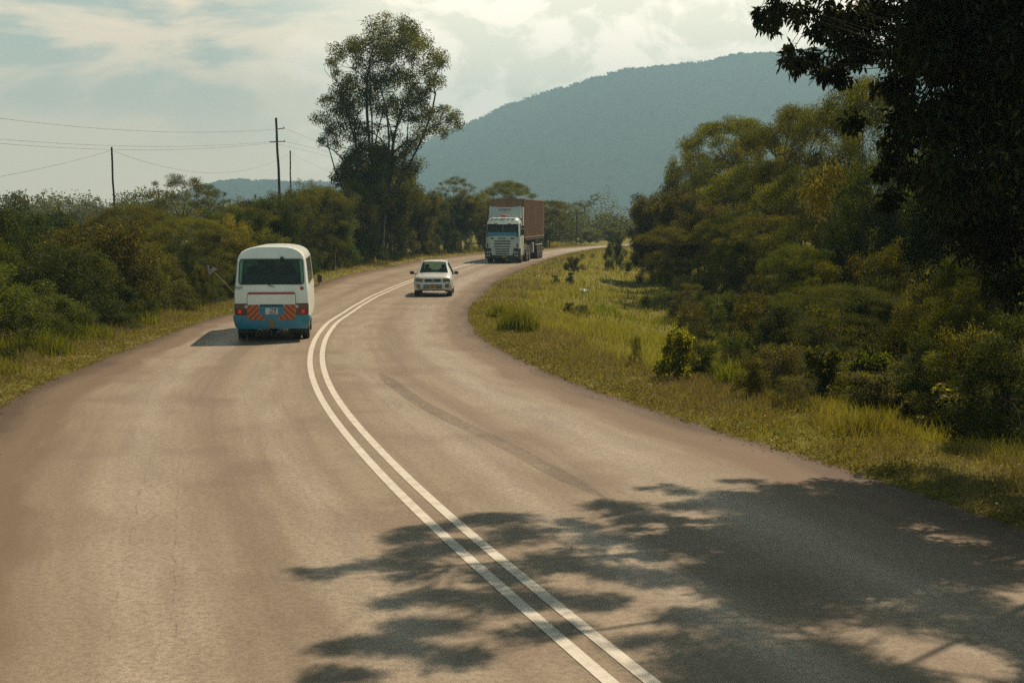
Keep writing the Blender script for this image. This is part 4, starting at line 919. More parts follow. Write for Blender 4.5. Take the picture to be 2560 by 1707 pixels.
def fuse(parts):
    Vs = []; Qs = []; Ts = []; b = 0
    for V, Q, tn in parts: Vs.append(V); Qs.append(Q + b); Ts.append(tn); b += len(V)
    return np.concatenate(Vs), np.concatenate(Qs), np.concatenate(Ts)
V, Q, tn = fuse(parts)
tag(link('verge_grass', mesh_np('verge_grass', V, Q, tn), M['grass']), 'green and dry brown grass covering both verges and the field', 'grass', kind='stuff')
# low broad-leaved weeds creeping over the asphalt edge
pts = []
for side, y0, y1, n in ((1, 10, 60, 5500), (-1, 20, 75, 3600)):
    x, y, o = sample(side, y0, y1, -.15, 2.0, n / (2.15 * (y1 - y0))); kp = r.random(len(x)) < .35 + .9 * (vnoise(x, y, .9, 21) * .5 + .5) - o * .2
    x, y = x[kp], y[kp]; rr = r.uniform(.06, .16, len(x)); k = 20
    d = r.normal(0, 1, (len(x), k, 3)); d[:, :, 2] = np.abs(d[:, :, 2]) * .8; d /= np.linalg.norm(d, axis=2, keepdims=True)
    pts.append((np.stack([x, y, zground(x, y)], -1)[:, None, :] + d * rr[:, None, None] * r.uniform(.3, 1, (len(x), k, 1))).reshape(-1, 3))
V, Q, tn = leaf_quads(np.concatenate(pts), .042, r, .5)
tag(link('verge_weeds', mesh_np('verge_weeds', V, Q, np.clip(tn * .8 + .12, 0, 1)), M['grass']), 'low dusty weeds creeping over the asphalt edges', 'weeds', kind='stuff')
# loose stones along the asphalt edges
n = 900; y = r.uniform(10, 60, n); o = np.abs(r.normal(0, .45, n)); sd_ = r.random(n) < .6
x = np.where(sd_, rx(y) - o + .25, lx(y) + o - .25); q_ = r.uniform(.006, .018, n)
z = np.maximum(zground(x, y), np.where((x < rx(y)) & (x > lx(y)), zroad(y) + .005, -9)); c_ = np.stack([x, y, z + q_ * .4], -1)
oc = np.array([[1, 0, 0], [0, 1, 0], [-1, 0, 0], [0, -1, 0], [0, 0, .7], [0, 0, -.7]])
V = (c_[:, None, :] + oc[None] * q_[:, None, None] * r.uniform(.6, 1.3, (n, 6, 1))).reshape(-1, 3)
fc = np.array([[0, 1, 4], [1, 2, 4], [2, 3, 4], [3, 0, 4], [1, 0, 5], [2, 1, 5], [3, 2, 5], [0, 3, 5]])
tag(link('gravel', mesh_np('gravel', V, (np.arange(n)[:, None, None] * 6 + fc[None]).reshape(-1, 3)), simple('stone', (0.32, 0.25, 0.18), .9, dirt=.6, dcol=(0.17, 0.12, 0.085), scale=30)), 'small loose stones scattered along the asphalt edges', 'gravel', kind='stuff')
# single tall tufts
def tuft(px, d, wm, hm, n, label, mat='grass_tall'):
    if d < 0: d = dist_at(px, -d)
    P = at(px * K, 700, d); x0 = P.x
    if x0 < -5: x0 = min(x0, float(lx(d)) - wm / 2 - .7)
    else: x0 = max(x0, float(rx(d)) + wm / 2 + .3)
    rr = np.random.default_rng(int(px)); qa = rr.uniform(0, 6.283, n); qr = wm / 2 * rr.uniform(0, 1, n) ** .8; x = np.cos(qa) * qr; y = np.sin(qa) * qr
    dist = np.hypot(x, y) / (wm / 2); h = hm * rr.uniform(.5, 1.1, n) * np.clip(1.1 - .4 * dist, .3, 1)
    V, Q, tn = blades(x + x0, y + d, h, np.full(n, .012 + d * .00028), np.clip(rr.beta(2, 2, n), 0, 1), rr, .32)
    z0 = float(zground(x0, d)); V = V - np.array([x0, d, z0])
    o = link('grass_tuft', mesh_np('grass_tuft', V, Q, tn), M[mat]); o.location = (x0, d, z0); tag(o, label, 'grass tuft')
tuft(1190, -762, 1.2, .75, 900, 'tall green grass tuft at the inside of the bend')
tuft(1392, -720, 1.3, .45, 600, 'round green grass tuft in the middle of the field')
tuft(1150, 47, 1.0, .55, 500, 'pale seeding grass tuft at the tip of the inner verge')
tuft(2010, -1000, 1.5, .4, 700, 'long green grass tuft below the pale upright weed on the right verge', 'grass')
tuft(1690, -905, .8, .7, 700, 'arching grass tuft under the bright feathery shrub')
tuft(250, 37, 2.0, .6, 1300, 'tallest green grass tuft on the left verge before the dark bushes')
tuft(180, 33, 1.5, .6, 900, 'long grass tuft on the left verge beside the nearest bright bush')
tuft(380, 43, 2.0, .6, 1000, 'wide grass tuft on the left verge below the brown glinting bush')
tuft(40, 29, 1.2, .45, 900, 'dry grass tuft at the left end of the verge', 'grass')

# ------------------------------------------------------------------ vehicles
M['white_paint'] = simple('white_paint', (0.76, 0.83, 0.80), 0.35, coat=.4, dirt=.4, dcol=(0.50, 0.45, 0.37), scale=1.1)  # white with the cool teal of its shaded side tinted into the base colour
M['blue_paint'] = simple('blue_paint', (0.003, 0.18, 0.30), 0.35, coat=.3, dirt=.3, dcol=(0.05, 0.13, 0.17), scale=2)
M['silver_paint'] = simple('silver_paint', (0.56, 0.58, 0.57), 0.32, metal=.25, coat=.4, dirt=.25, dcol=(0.34, 0.29, 0.23), scale=2)
M['rubber'] = simple('tyre_rubber', (0.020, 0.018, 0.017), 0.85, dirt=.4, dcol=(0.07, 0.05, 0.035), scale=6)
M['black'] = simple('black_plastic', (0.015, 0.016, 0.017), 0.5, dirt=.2, dcol=(0.06, 0.045, 0.035))
M['chassis'] = simple('chassis_black', (0.022, 0.020, 0.018), 0.8, dirt=.5, dcol=(0.06, 0.042, 0.03))
M['steel'] = simple('dull_steel', (0.42, 0.41, 0.39), 0.4, metal=.8, dirt=.4)
M['red_lens'] = simple('red_lens', (0.10, 0.008, 0.006), 0.2, coat=.5)
M['brown_lens'] = simple('amber_lens', (0.11, 0.035, 0.010), 0.25, coat=.5)
M['clear_lens'] = simple('clear_lens', (0.42, 0.44, 0.42), 0.2, coat=.5)
M['lit_red'] = simple('lit_tail_lamp', (0.5, 0.02, 0.01), 0.4, emit=((1.0, 0.03, 0.015), 0.15))
M['head_lens'] = simple('headlamp_glass', (0.13, 0.12, 0.085), 0.15, metal=.3, coat=.8)
M['red_paint'] = simple('red_stripe', (0.32, 0.035, 0.028), 0.5)
M['orange'] = simple('orange_beacon', (0.62, 0.14, 0.02), 0.4)
M['plate_white'] = simple('plate_white', (0.55, 0.56, 0.54), 0.5)
M['plate_yellow'] = simple('plate_yellow', (0.36, 0.19, 0.015), 0.5, dirt=.3)
M['ink'] = simple('black_lettering', (0.02, 0.02, 0.022), 0.6)
M['teal_ink'] = simple('teal_lettering', (0.04, 0.22, 0.23), 0.5)
M['seat'] = simple('seat_cloth', (0.035, 0.038, 0.040), 0.9)
M['curtain'] = simple('green_curtain', (0.06, 0.18, 0.14), 0.9)
M['cab_paint'] = simple('cab_paint', (0.46, 0.53, 0.51), 0.4, coat=.3, dirt=.35, dcol=(0.26, 0.24, 0.20), scale=1.5)
M['brown_ink'] = simple('brown_lettering', (0.10, 0.045, 0.035), .6)
M['brass'] = simple('brown_bracket', (0.20, 0.12, 0.05), 0.5, dirt=.4)
mgl, t, p = newmat('tinted_glass')
p.inputs['Base Color'].default_value = (0.015, 0.028, 0.028, 1); p.inputs['Roughness'].default_value = 0.06; p.inputs['Specular IOR Level'].default_value = 0.6
tr = node(t, 'ShaderNodeBsdfTransparent'); tr.inputs[0].default_value = (0.62, 0.85, 0.74, 1); mx = node(t, 'ShaderNodeMixShader'); mx.inputs[0].default_value = 0.36
t.links.new(tr.outputs[0], mx.inputs[1]); t.links.new(p.outputs[0], mx.inputs[2]); t.links.new(mx.outputs[0], t.nodes['Material Output'].inputs['Surface'])
M['glass'] = mgl
mck, t, p = newmat('warning_chevron')     # diagonal red and orange reflective stripes
tcc = node(t, 'ShaderNodeTexCoord'); sp = node(t, 'ShaderNodeSeparateXYZ'); t.links.new(tcc.outputs['Object'], sp.inputs[0])
sgn = tmath(t, 'ABSOLUTE', sp.outputs[0]); s_ = tmath(t, 'FRACT', tmath(t, 'MULTIPLY', tmath(t, 'SUBTRACT', tmath(t, 'ADD', sp.outputs[2], sgn), -20.0), 6.4))
t.links.new(tmix(t, tmap(t, s_, .45, .52), (0.42, 0.14, 0.026), (0.30, 0.03, 0.012)), p.inputs['Base Color']); p.inputs['Roughness'].default_value = .4
M['chevron'] = mck
def wheel(parent, x, y, r, wdt, out, rim_mat='steel', name='wheel'):
    """out = +1 the outer face looks to +x"""
    tyre = MB().lathe_x(x, y, r, [(-wdt / 2, r * .62), (-wdt / 2, r * .93), (-wdt * .42, r * .99), (-wdt * .2, r), (wdt * .2, r), (wdt * .42, r * .99), (wdt / 2, r * .93), (wdt / 2, r * .62)]).build(name, M['rubber'], parent)
    e = out * wdt / 2
    rm = MB().lathe_x(x, y, r, [(e * .3, r * .3), (e * .55, r * .56), (e * 1.02, r * .60), (e * 1.04, r * .57), (e * .7, r * .46), (e * .75, r * .25), (e * 1.1, r * .17), (e * 1.12, r * .02)]).build('rim', M[rim_mat], tyre)
    return tyre

def grid_shell(sections, is_hole):
    """sections: list of lists of points (same count); returns body MB, glass dict by key"""
    body = MB(); glass = {}
    m = len(sections[0])
    body.v = [tuple(p) for s in sections for p in s]
    for i in range(len(sections) - 1):
        for k in range(m - 1):
            q = (i * m + k, i * m + k + 1, (i + 1) * m + k + 1, (i + 1) * m + k)
            key = is_hole(i, k)
            if key: glass.setdefault(key, []).append(q)
            else: body.f.append(q)
    return body, glass
def glass_obj(name, body_v, quads, mat, parent, inset=0.0):
    mb = MB(); 
    for q in quads: mb.add([body_v[j] for j in q], [(0, 1, 2, 3)])
    me = bpy.data.meshes.new(name); me.from_pydata(mb.v, [], mb.f); me.update()
    o = link(name, me, mat, parent)
    return o

# ---- minibus, local: +y forward, rear face at y=0
def minibus():
    P = unproj(686, 847); yaw = math.radians(6.6); P = (P[0] + 1.15 * math.sin(yaw), P[1] - 1.15 * math.cos(yaw))
    root = empty('minibus', (P[0], P[1] , float(zroad(P[1])) + .012), yaw)
    root.rotation_euler = (-0.004, 0, yaw); root.scale = (.985, 1, .98)
    tag(root, 'white minibus with blue lower rear driving away in the left lane', 'minibus')
    prof = [(.0, .40), (.90, .40), (.975, .50), (1.0, .68), (1.003, 1.05), (.99, 1.35), (.965, 1.54), (.90, 2.20), (.875, 2.27), (.835, 2.34), (.775, 2.405), (.695, 2.455), (.59, 2.495), (.45, 2.525), (.28, 2.543), (0, 2.55)]
    # full loop order: right side bottom -> top -> left side bottom
    loop = prof + [(-x, z) for x, z in prof[-2::-1]]
    ys = [0.0, .03, .10, .22, .55, 1.30, 1.38, 2.25, 2.33, 3.2, 3.28, 4.15, 4.23, 5.0, 5.45, 5.9, 6.1, 6.2]
    def scl(y):
        if y < .22: return 1 - .045 * (1 - y / .22) ** 2
        if y > 5.45: return 1 - .10 * ((y - 5.45) / .75) ** 2
        return 1
    def lean(y, z):
        a = max(0, z - 1.35) * .16 * max(0, 1 - y / .8)
        b = -max(0, z - 1.1) * .42 * max(0, (y - 4.6) / 1.6)
        return a + b
    secs = [[(x * scl(y), y + lean(y, z), .40 + (z - .40) * (1 - (1 - scl(y)) * .12)) for x, z in loop] for y in ys]
    wk = (6,)                     # the profile cell 1.54..2.20 is glazed
    m = len(loop); mirror = m - 2 - 6
    holes = {4, 6, 8, 10, 12}
    def ih(i, k):
        if i in holes and k in (6, mirror): return ('s', i, k)
        return None
    body, gl = grid_shell(secs, ih)
    # rear and front caps as strips across, with the window openings left out
    def cap(si, win, key):
        n = len(prof); cols = [-1, -.86, -.3, .3, .86, 1]
        base = si * m; g = []
        pts = {}
        for j in range(n):
            R_ = secs[si][j]; L_ = secs[si][m - 1 - j]
            for c_, f in enumerate(cols):
                x = R_[0] * f; bul = (-.035 if si == 0 else .06) * (1 - f * f) * min(1, max(0, n - 1 - j) / 5)
                pts[(j, c_)] = len(body.v); body.v.append((x, R_[1] + bul, R_[2]))
        for j in range(n - 1):
            for c_ in range(len(cols) - 1):
                q = (pts[(j, c_)], pts[(j, c_ + 1)], pts[(j + 1, c_ + 1)], pts[(j + 1, c_)])
                if j in win and 0 < c_ < 4: g.append(q)
                else: body.f.append(q)
        return g
    gr = cap(0, (6,), 'rear'); gf = cap(len(ys) - 1, (5, 6), 'front')
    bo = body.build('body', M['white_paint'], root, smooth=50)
    fy = lambda x, z: max(0, z - 1.35) * .16 - .035 * (1 - min(1, (x / .95) ** 2))
    # rear window with rubber surround
    for nm, x0, x1, z0, z1, rr, y, mt in (('rear_window', -.845, .845, 1.555, 2.195, .09, -.004, 'glass'),):
        P_ = rrect(x0, x1, z0, z1, rr)
        P_ = [(x * (1 - (z - 1.55) * .06), z) for x, z in P_]
        # subdivided pane following the curved rear
        pane = MB(); nx_ = 9
        for i in range(nx_ - 1):
            a0 = -.845 + 1.69 * i / (nx_ - 1); a1 = -.845 + 1.69 * (i + 1) / (nx_ - 1)
            def q(x, z): f = x * (1 - (z - 1.55) * .06); return (f, fy(f, z) - .022, z)
            pane.add([q(a0, 1.555), q(a1, 1.555), q(a1, 2.195), q(a0, 2.195)], [(0, 1, 2, 3)])
        wn = pane.build('rear_window', M['glass'], root)
        fr_ = MB(); n = len(P_); loop_o = [(x * 1.028, 1.875 + (z - 1.875) * 1.07) for x, z in P_]
        for i in range(n):
            a, b = P_[i], P_[(i + 1) % n]; c_, d_ = loop_o[(i + 1) % n], loop_o[i]
            fr_.add([(a[0], fy(*a) - .030, a[1]), (b[0], fy(*b) - .030, b[1]), (c_[0], fy(*c_) - .030, c_[1]), (d_[0], fy(*d_) - .030, d_[1])], [(0, 1, 2, 3)])
        fr_.build('frame', M['black'], wn)
        # rounded masks in the four corners
        MB().box(.25, .34, -.03, -.005, 2.19, 2.27).build('catch', M['black'], wn, bevel=.01).rotation_euler = (0, 0, 0)
    glass_obj('windscreen', body.v, gf, M['glass'], root)
    for i in sorted(holes):
        for k in (6, mirror):
            g = gl.get(('s', i, k))
            if g: glass_obj('side_window', body.v, g, M['glass'], root)
    # sliding-window bars on the right side
    for y in (.92, 1.8, 2.75, 3.7):
        MB().add([(.968, y, 1.54), (.968, y + .03, 1.54), (.905, y + .03, 2.2), (.905, y, 2.2)], [(0, 1, 2, 3)]).build('window_bar', M['steel'], root)
    # dark window trim
    MB().tube([(.975, .55, 1.54), (.972, 5.0, 1.54)], .012, 6).build('window_trim', M['black'], root)
    MB().tube([(.903, .55, 2.21), (.903, 5.0, 2.21)], .012, 6).build('rain_gutter', M['steel'], root)
    # blue bumper wrapping the rear
    b = MB(); lev = [(.36, .90, .02), (.44, .955, .0), (.55, .985, -.012), (.66, 1.0, -.018), (.715, 1.0, -.018)]
    outl = lambda w_, y: [(-w_, .30), (-w_, .10), (-w_ * .985, .03), (-w_ * .95, -.005 + y), (-w_ * .5, -.032 + y), (0, -.042 + y), (w_ * .5, -.032 + y), (w_ * .95, -.005 + y), (w_ * .985, .03), (w_, .10), (w_, .30)]
    for z, w_, y in lev: b.v += [(x * 1.018, yy_ - .012, z - .008) for x, yy_ in outl(w_, y)]
    for i in range(len(lev) - 1):
        for k in range(10): b.f.append((i * 11 + k, i * 11 + k + 1, (i + 1) * 11 + k + 1, (i + 1) * 11 + k))
    b.f.append(tuple(range(11))); b.f.append(tuple(44 + k for k in range(11))[::-1])
    b.build('rear_bumper', M['blue_paint'], root, smooth=50)
    # tail lamps
    for s in (-1, 1):
        def X_(a, c_): return (min(a * s, c_ * s), max(a * s, c_ * s))
        x0, x1 = X_(.60, .972); tl = MB().plate(rrect(x0, x1, .715, 1.03, .02), -.045, .10, lambda x, z: .034 * (abs(x) / .97) ** 4).build('tail_lamp', M['red_lens'], root, bevel=.006)
        x0, x1 = X_(.62, .95); MB().box(x0, x1, -.050, -.03, .895, 1.0).build('indicator', M['brown_lens'], tl)
        x0, x1 = X_(.625, .70); MB().box(x0, x1, -.056, -.03, .91, .99).build('reversing_lamp', M['clear_lens'], tl)
        x0, x1 = X_(.79, .87); MB().plate(rrect(x0, x1, .775, .865, .02), -.056, -.03).build('brake_lamp', M['lit_red'], tl)
    # tailgate panel lines, red stripe, chevrons
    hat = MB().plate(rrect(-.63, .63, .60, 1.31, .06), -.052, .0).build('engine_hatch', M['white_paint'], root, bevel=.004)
    MB().tube([(-.63, -.053, 1.0), (-.63, -.053, 1.29)], .005, 4).build('panel_gap', M['black'], hat)
    MB().tube([(.63, -.053, 1.0), (.63, -.053, 1.29)], .005, 4).build('panel_gap', M['black'], hat)
    MB().plate([(-.63, 1.275), (.63, 1.275), (.60, 1.33), (-.60, 1.33)], -.060, -.03).build('red_stripe', M['red_paint'], root)
    ch = MB()
    n = 4
    def cseg(poly): ch.plate(poly, -.068, -.050)
    cseg([(-.625, .72), (-.33, .72), (-.33, 1.0), (-.625, 1.0)]); cseg([(.33, .72), (.625, .72), (.625, 1.0), (.33, 1.0)])
    cseg([(-.57, .605), (.57, .605), (.625, .66), (.625, .72), (-.625, .72), (-.625, .66)])
    ch.build('warning_stripes', M['chevron'], root, smooth=0)
    rp = MB().plate([(-.33, .72), (.33, .72), (.33, .955), (-.33, .955)], -.068, -.050).build('recess_panel', M['blue_paint'], root)
    MB().box(-.31, .31, -.075, -.03, .955, 1.005).build('handle_recess', M['black'], root, bevel=.01)
    pl = MB().plate(rrect(-.165, .165, .745, .915, .008), -.078, -.066).build('number_plate', M['plate_white'], root)
    text_mesh('lettering', 'T248', .093, M['ink'], pl, (.035, -.081, .872), (math.pi / 2, 0, 0), .002, .0012, .95)
    text_mesh('lettering', 'DUZ', .093, M['ink'], pl, (.035, -.081, .788), (math.pi / 2, 0, 0), .002, .0012, .95)
    text_mesh('lettering', 'P.S.V', .092, M['ink'], root, (-.845, -.030, 1.452), (math.pi / 2 - .05, 0, 0), .005, .0015, .95)
    MB().lathe_x(0, 0, 0, [(-.01, .048), (.01, .048)], 20).build('fuel_cap', M['red_paint'], root).matrix_local = Matrix.Translation((.80, -.010, 1.43)) @ Matrix.Rotation(math.pi / 2, 4, 'Z')
    MB().box(-.075, .075, -.075, -.01, .38, .60).build('tow_bracket', M['brass'], root, bevel=.008)
    MB().tube([(-.10, -.075, 1.555), (-.06, -.085, 1.52), (.09, -.08, 1.475)], [.014, .014, .009], 6).build('wiper', M['black'], root)
    tri = MB().plate([(.22, 2.20), (.32, 2.20), (.27, 2.29)], .06, .10).build('roof_marker', M['black'], root)
    MB().tube([(-.10, .12, 2.2), (-.10, .11, 2.245)], .008, 5).build('washer_nozzle', M['black'], root)
    # mirror on the right
    mi = MB().plate(rrect(1.09, 1.235, 1.36, 1.60, .05), 5.35, 5.43).build('mirror', M['black'], root, bevel=.02)
    MB().tube([(1.16, 5.4, 1.37), (1.14, 5.4, 1.28), (.99, 5.38, 1.22)], .013, 6).build('mirror_arm', M['black'], mi)
    MB().tube([(.93, 5.9, 2.25), (.97, 5.95, 2.9)], .006, 4).build('aerial', M['black'], root)
    mi = MB().plate(rrect(-1.235, -1.09, 1.36, 1.60, .05), 5.35, 5.43).build('mirror', M['black'], root, bevel=.02)
    MB().tube([(-1.16, 5.4, 1.37), (-1.14, 5.4, 1.28), (-.99, 5.38, 1.22)], .013, 6).build('mirror_arm', M['black'], mi)
    # inside: floor, seat rows, curtain
    MB().box(-.93, .93, .15, 5.9, .74, .80).build('floor', M['chassis'], root)
    for y in (.55, 1.4, 2.3, 3.2, 4.1):
        for x0, x1 in ((-.88, -.06), (.10, .88)):
            if y == .55 and x0 < 0: x0, x1 = -.88, .08
            st = MB().box(x0, x1, y, y + .42, 1.1, 1.22).box(x0, x1, y - .09, y + .02, 1.1, 1.80)
            n = 2
            for k in range(n):
                c_ = x0 + (x1 - x0) * (k + .5) / n; st.box(c_ - .12, c_ + .12, y - .10, y - .02, 1.80, 1.93)
            st.build('seat', M['seat'], root, bevel=.03)
    cu = MB()
    for s in (-1, 1):
        cu.plate([(s * .80, 2.16), (s * .55, 2.16), (s * .64, 1.9), (s * .66, 1.82), (s * .84, 1.82)], .20, .215)
    cu.build('curtain', M['curtain'], root)
    MB().box(-.80, .80, .13, .14, 1.56, 1.80).build('parcel_board', M['seat'], root)
    # underside, mudflaps, axle, wheels
    MB().box(-.85, .85, .2, 5.8, .38, .76).build('chassis_frame', M['chassis'], root)
    ax = MB().tube([(-.8, .95 + .25, .37), (.8, .95 + .25, .37)], .055, 8); ax.add([], [])
    ax.lathe_x(0, 1.2, .37, [(-.28, .06), (-.14, .12), (-.05, .17), (.05, .17), (.14, .12), (.28, .06)], 14)
    ax.build('rear_axle', M['chassis'], root)
    for s in (-1, 1):
        MB().box(min(s * .42, s * .62), max(s * .42, s * .62), .5, 1.1, .26, .42).build('exhaust_bracket' if s < 0 else 'fuel_tank', M['chassis'], root, bevel=.03)
        MB().box(min(s * .50, s * .94), max(s * .50, s * .94), .62, .64, .20, .45).build('mud_flap', M['black'], root)
        wheel(root, s * .86, 1.2, .375, .20, s, name='wheel'); wheel(root, s * .62, 1.2, .375, .20, s, name='wheel')
        wheel(root, s * .84, 4.1, .375, .20, s, name='wheel')
    return root
bus = minibus()
# rear wheels meet the road where the photo shows them
bus.location.y -= 0.6 * 0; 

# ---- silver estate car, front at y=0, +y to its rear (it faces the camera)
def small_suv():
    P = unproj(1082, 742.5); root = empty('estate_car', (P[0], P[1], float(zroad(P[1])) + .012), math.radians(.6)); root.scale = (1, 1, .96)
    tag(root, 'silver off road car coming towards the viewer in the right lane', 'car')
    #        y    bottom  wB   wMid  zBelt wBelt zA    wA   zB    wB2   zRoof wRoof
    S = [(0.00, .34, .60, .70, .80, .66, .84, .60, .86, .50, .87, .3),
         (0.05, .30, .74, .80, .84, .76, .90, .70, .93, .56, .94, .3),
         (0.20, .28, .82, .855, .90, .81, .96, .74, .985, .60, 1.0, .3),
         (0.60, .28, .84, .868, .95, .83, 1.01, .75, 1.03, .62, 1.045, .3),
         (1.10, .28, .85, .868, .99, .84, 1.05, .735, 1.08, .66, 1.10, .3),
         (1.78, .28, .85, .868, 1.01, .83, 1.50, .60, 1.585, .53, 1.60, .3),
         (2.10, .28, .85, .868, 1.02, .83, 1.54, .61, 1.62, .54, 1.645, .3),
         (2.75, .28, .85, .868, 1.03, .83, 1.55, .61, 1.625, .54, 1.65, .3),
         (3.55, .28, .85, .868, 1.04, .83, 1.53, .60, 1.61, .53, 1.63, .3),
         (3.80, .30, .84, .86, 1.04, .82, 1.48, .63, 1.56, .55, 1.59, .3),
         (4.05, .34, .80, .83, 1.02, .79, 1.10, .70, 1.12, .6, 1.13, .3)]
    secs = []
    for (y, zb, wb, wm, zbe, wbe, zA, wA, zB, wB2, zR, wR) in S:
        h = [(0, zb), (wb, zb), (wm, zb + .20), (wm, zbe - .12), (wbe, zbe), (wA, zA), (wB2, zB), (wR, zR), (0, zR + .004)]
        lp = h + [(-x, z) for x, z in h[-2::-1]]
        secs.append([(x, y, z) for x, z in lp])
    m = len(secs[0])
    def ih(i, k):
        kk = k if k < 8 else m - 2 - k
        if i == 4 and kk in (6, 7): return ('windscreen',)
        if i in (5, 6, 7) and kk == 4: return ('side', i, k)
        if i == 9 and kk in (6, 7): return ('rear',)
        return None
    body, gl = grid_shell(secs, ih)
    # front cap
    n = 9
    for j in range(n - 1): body.f.append((j, j + 1, m - 2 - j, m - 1 - j) if j < n - 2 else (j, j + 1, m - 1 - j))
    b0 = (len(S) - 1) * m
    for j in range(n - 1): body.f.append((b0 + j, b0 + m - 1 - j, b0 + m - 2 - j, b0 + j + 1) if j < n - 2 else (b0 + j, b0 + m - 1 - j, b0 + j + 1))
    body.build('body', M['silver_paint'], root, smooth=35)
    for k, g in gl.items():
        glass_obj({'windscreen': 'windscreen', 'side': 'side_window', 'rear': 'rear_window'}[k[0]], body.v, g, M['glass'], root)
    gr = MB().plate(rrect(-.37, .37, .70, .835, .03), -.055, .06, lambda x, z: .04 * (abs(x) / .4) ** 2).build('grille', M['black'], root)
    em = MB()
    for k in range(24): 
        a0, a1 = k * math.pi / 12, (k + 1) * math.pi / 12
        em.add([(.062 * math.cos(a0), -.062, .77 + .043 * math.sin(a0)), (.062 * math.cos(a1), -.062, .77 + .043 * math.sin(a1)), (.050 * math.cos(a1), -.062, .77 + .033 * math.sin(a1)), (.050 * math.cos(a0), -.062, .77 + .033 * math.sin(a0))], [(0, 1, 2, 3)])
    em.box(-.012, .012, -.062, -.05, .74, .80).box(-.045, .045, -.063, -.05, .775, .79)
    em.build('emblem', M['steel'], gr)
    bumper = MB(); lev = [(.30, .70, .05), (.36, .80, -.04), (.46, .855, -.07), (.60, .865, -.075), (.655, .84, -.05), (.66, .80, .0)]
    o = lambda w_, y: [(-w_, .42), (-w_, .22), (-w_ * .95, .08), (-w_ * .75, .01 + y), (-w_ * .35, -.02 + y), (0, -.03 + y), (w_ * .35, -.02 + y), (w_ * .75, .01 + y), (w_ * .95, .08), (w_, .22), (w_, .42)]
    for z, w_, y in lev: bumper.v += [(x * 1.01, yy_, z) for x, yy_ in o(w_, y)]
    for i in range(len(lev) - 1):
        for k in range(10): bumper.f.append((i * 11 + k, i * 11 + k + 1, (i + 1) * 11 + k + 1, (i + 1) * 11 + k))
    bumper.f.append(tuple(range(11))); bumper.f.append(tuple(55 + k for k in range(11))[::-1])
    bu = bumper.build('front_bumper', M['silver_paint'], root, smooth=40)
    MB().plate(rrect(-.42, .42, .515, .58, .015), -.122, -.02, lambda x, z: .0).build('air_intake', M['black'], bu)
    MB().plate(rrect(-.42, .42, .415, .478, .015), -.122, -.02, lambda x, z: .0).build('air_intake', M['black'], bu)
    pl = MB().plate(rrect(-.155, .155, .425, .60, .01), -.145, -.125).build('number_plate', M['plate_yellow'], root)
    text_mesh('lettering', 'T 187', .085, M['ink'], pl, (0, -.148, .56), (math.pi / 2, 0, 0), .002, .001)
    text_mesh('lettering', 'BKW', .085, M['ink'], pl, (0, -.148, .472), (math.pi / 2, 0, 0), .002, .001)
    for s in (-1, 1):
        q = lambda a, c_: (min(a * s, c_ * s), max(a * s, c_ * s))
        hl = MB().plate([(s * .46, .69), (s * .76, .71), (s * .79, .80), (s * .72, .875), (s * .44, .85)], -.05, .16, lambda x, z: .175 * (abs(x) - .42)).build('headlight', M['head_lens'], root, bevel=.01)
        x0, x1 = q(.565, .73); MB().plate(rrect(x0, x1, .425, .60, .012), -.105, .1, lambda x, z: .12 * (abs(x) - .5)).build('fog_lamp', M['head_lens'], bu)
        x0, x1 = q(.93, 1.12); mi = MB().box(x0, x1, 1.42, 1.55, 1.00, 1.15).build('mirror', M['black'], root, bevel=.035, segs=3)
        MB().tube([(s * .82, 1.5, 1.02), (s * .95, 1.49, 1.04)], .03, 6).build('mirror_arm', M['black'], mi)
        MB().tube([(s * .60, 1.9, 1.63), (s * .60, 2.0, 1.68), (s * .60, 3.3, 1.67), (s * .60, 3.4, 1.62)], .014, 6).build('roof_rail', M['steel'], root)
        wheel(root, s * .75, .80, .345, .22, s); wheel(root, s * .75, 3.25, .345, .22, s)
        MB().tube([(s * .45, .22, .995), (s * .50, .6, 1.052), (s * .56, 1.08, 1.10)], .014, 5).build('bonnet_crease', M['silver_paint'], root)
        st = MB().box(*q(.18, .62), 2.25, 2.75, .62, .78).box(*q(.18, .62), 2.70, 2.84, .7, 1.25).box(*q(.28, .50), 2.72, 2.82, 1.25, 1.43).build('seat', M['seat'], root, bevel=.04)
    MB().box(-.70, .70, 1.3, 1.85, .80, 1.02).build('dashboard', M['seat'], root, bevel=.05)
    sw = MB(); cc = Vector((.37, 1.95, 1.03)); pts = []
    for k in range(17):
        a = k * math.pi / 8; pts.append(cc + Vector((.18 * math.cos(a), .10 * math.sin(a) * .5, .18 * math.sin(a))))
    sw.tube(pts, .014, 5, False).build('steering_wheel', M['black'], root)
    MB().box(-.75, .75, .3, 3.9, .26, .40).build('underbody', M['chassis'], root)
    MB().box(-.78, -.55, .10, .14, .22, .36).box(.55, .78, .10, .14, .22, .36).build('air_dam', M['black'], root)
    MB().tube([(-.55, 1.0, 1.115), (-.1, .98, 1.13)], .008, 4).tube([(.05, 1.0, 1.13), (.52, .98, 1.115)], .008, 4).build('wiper', M['black'], root)
    return root
small_suv()

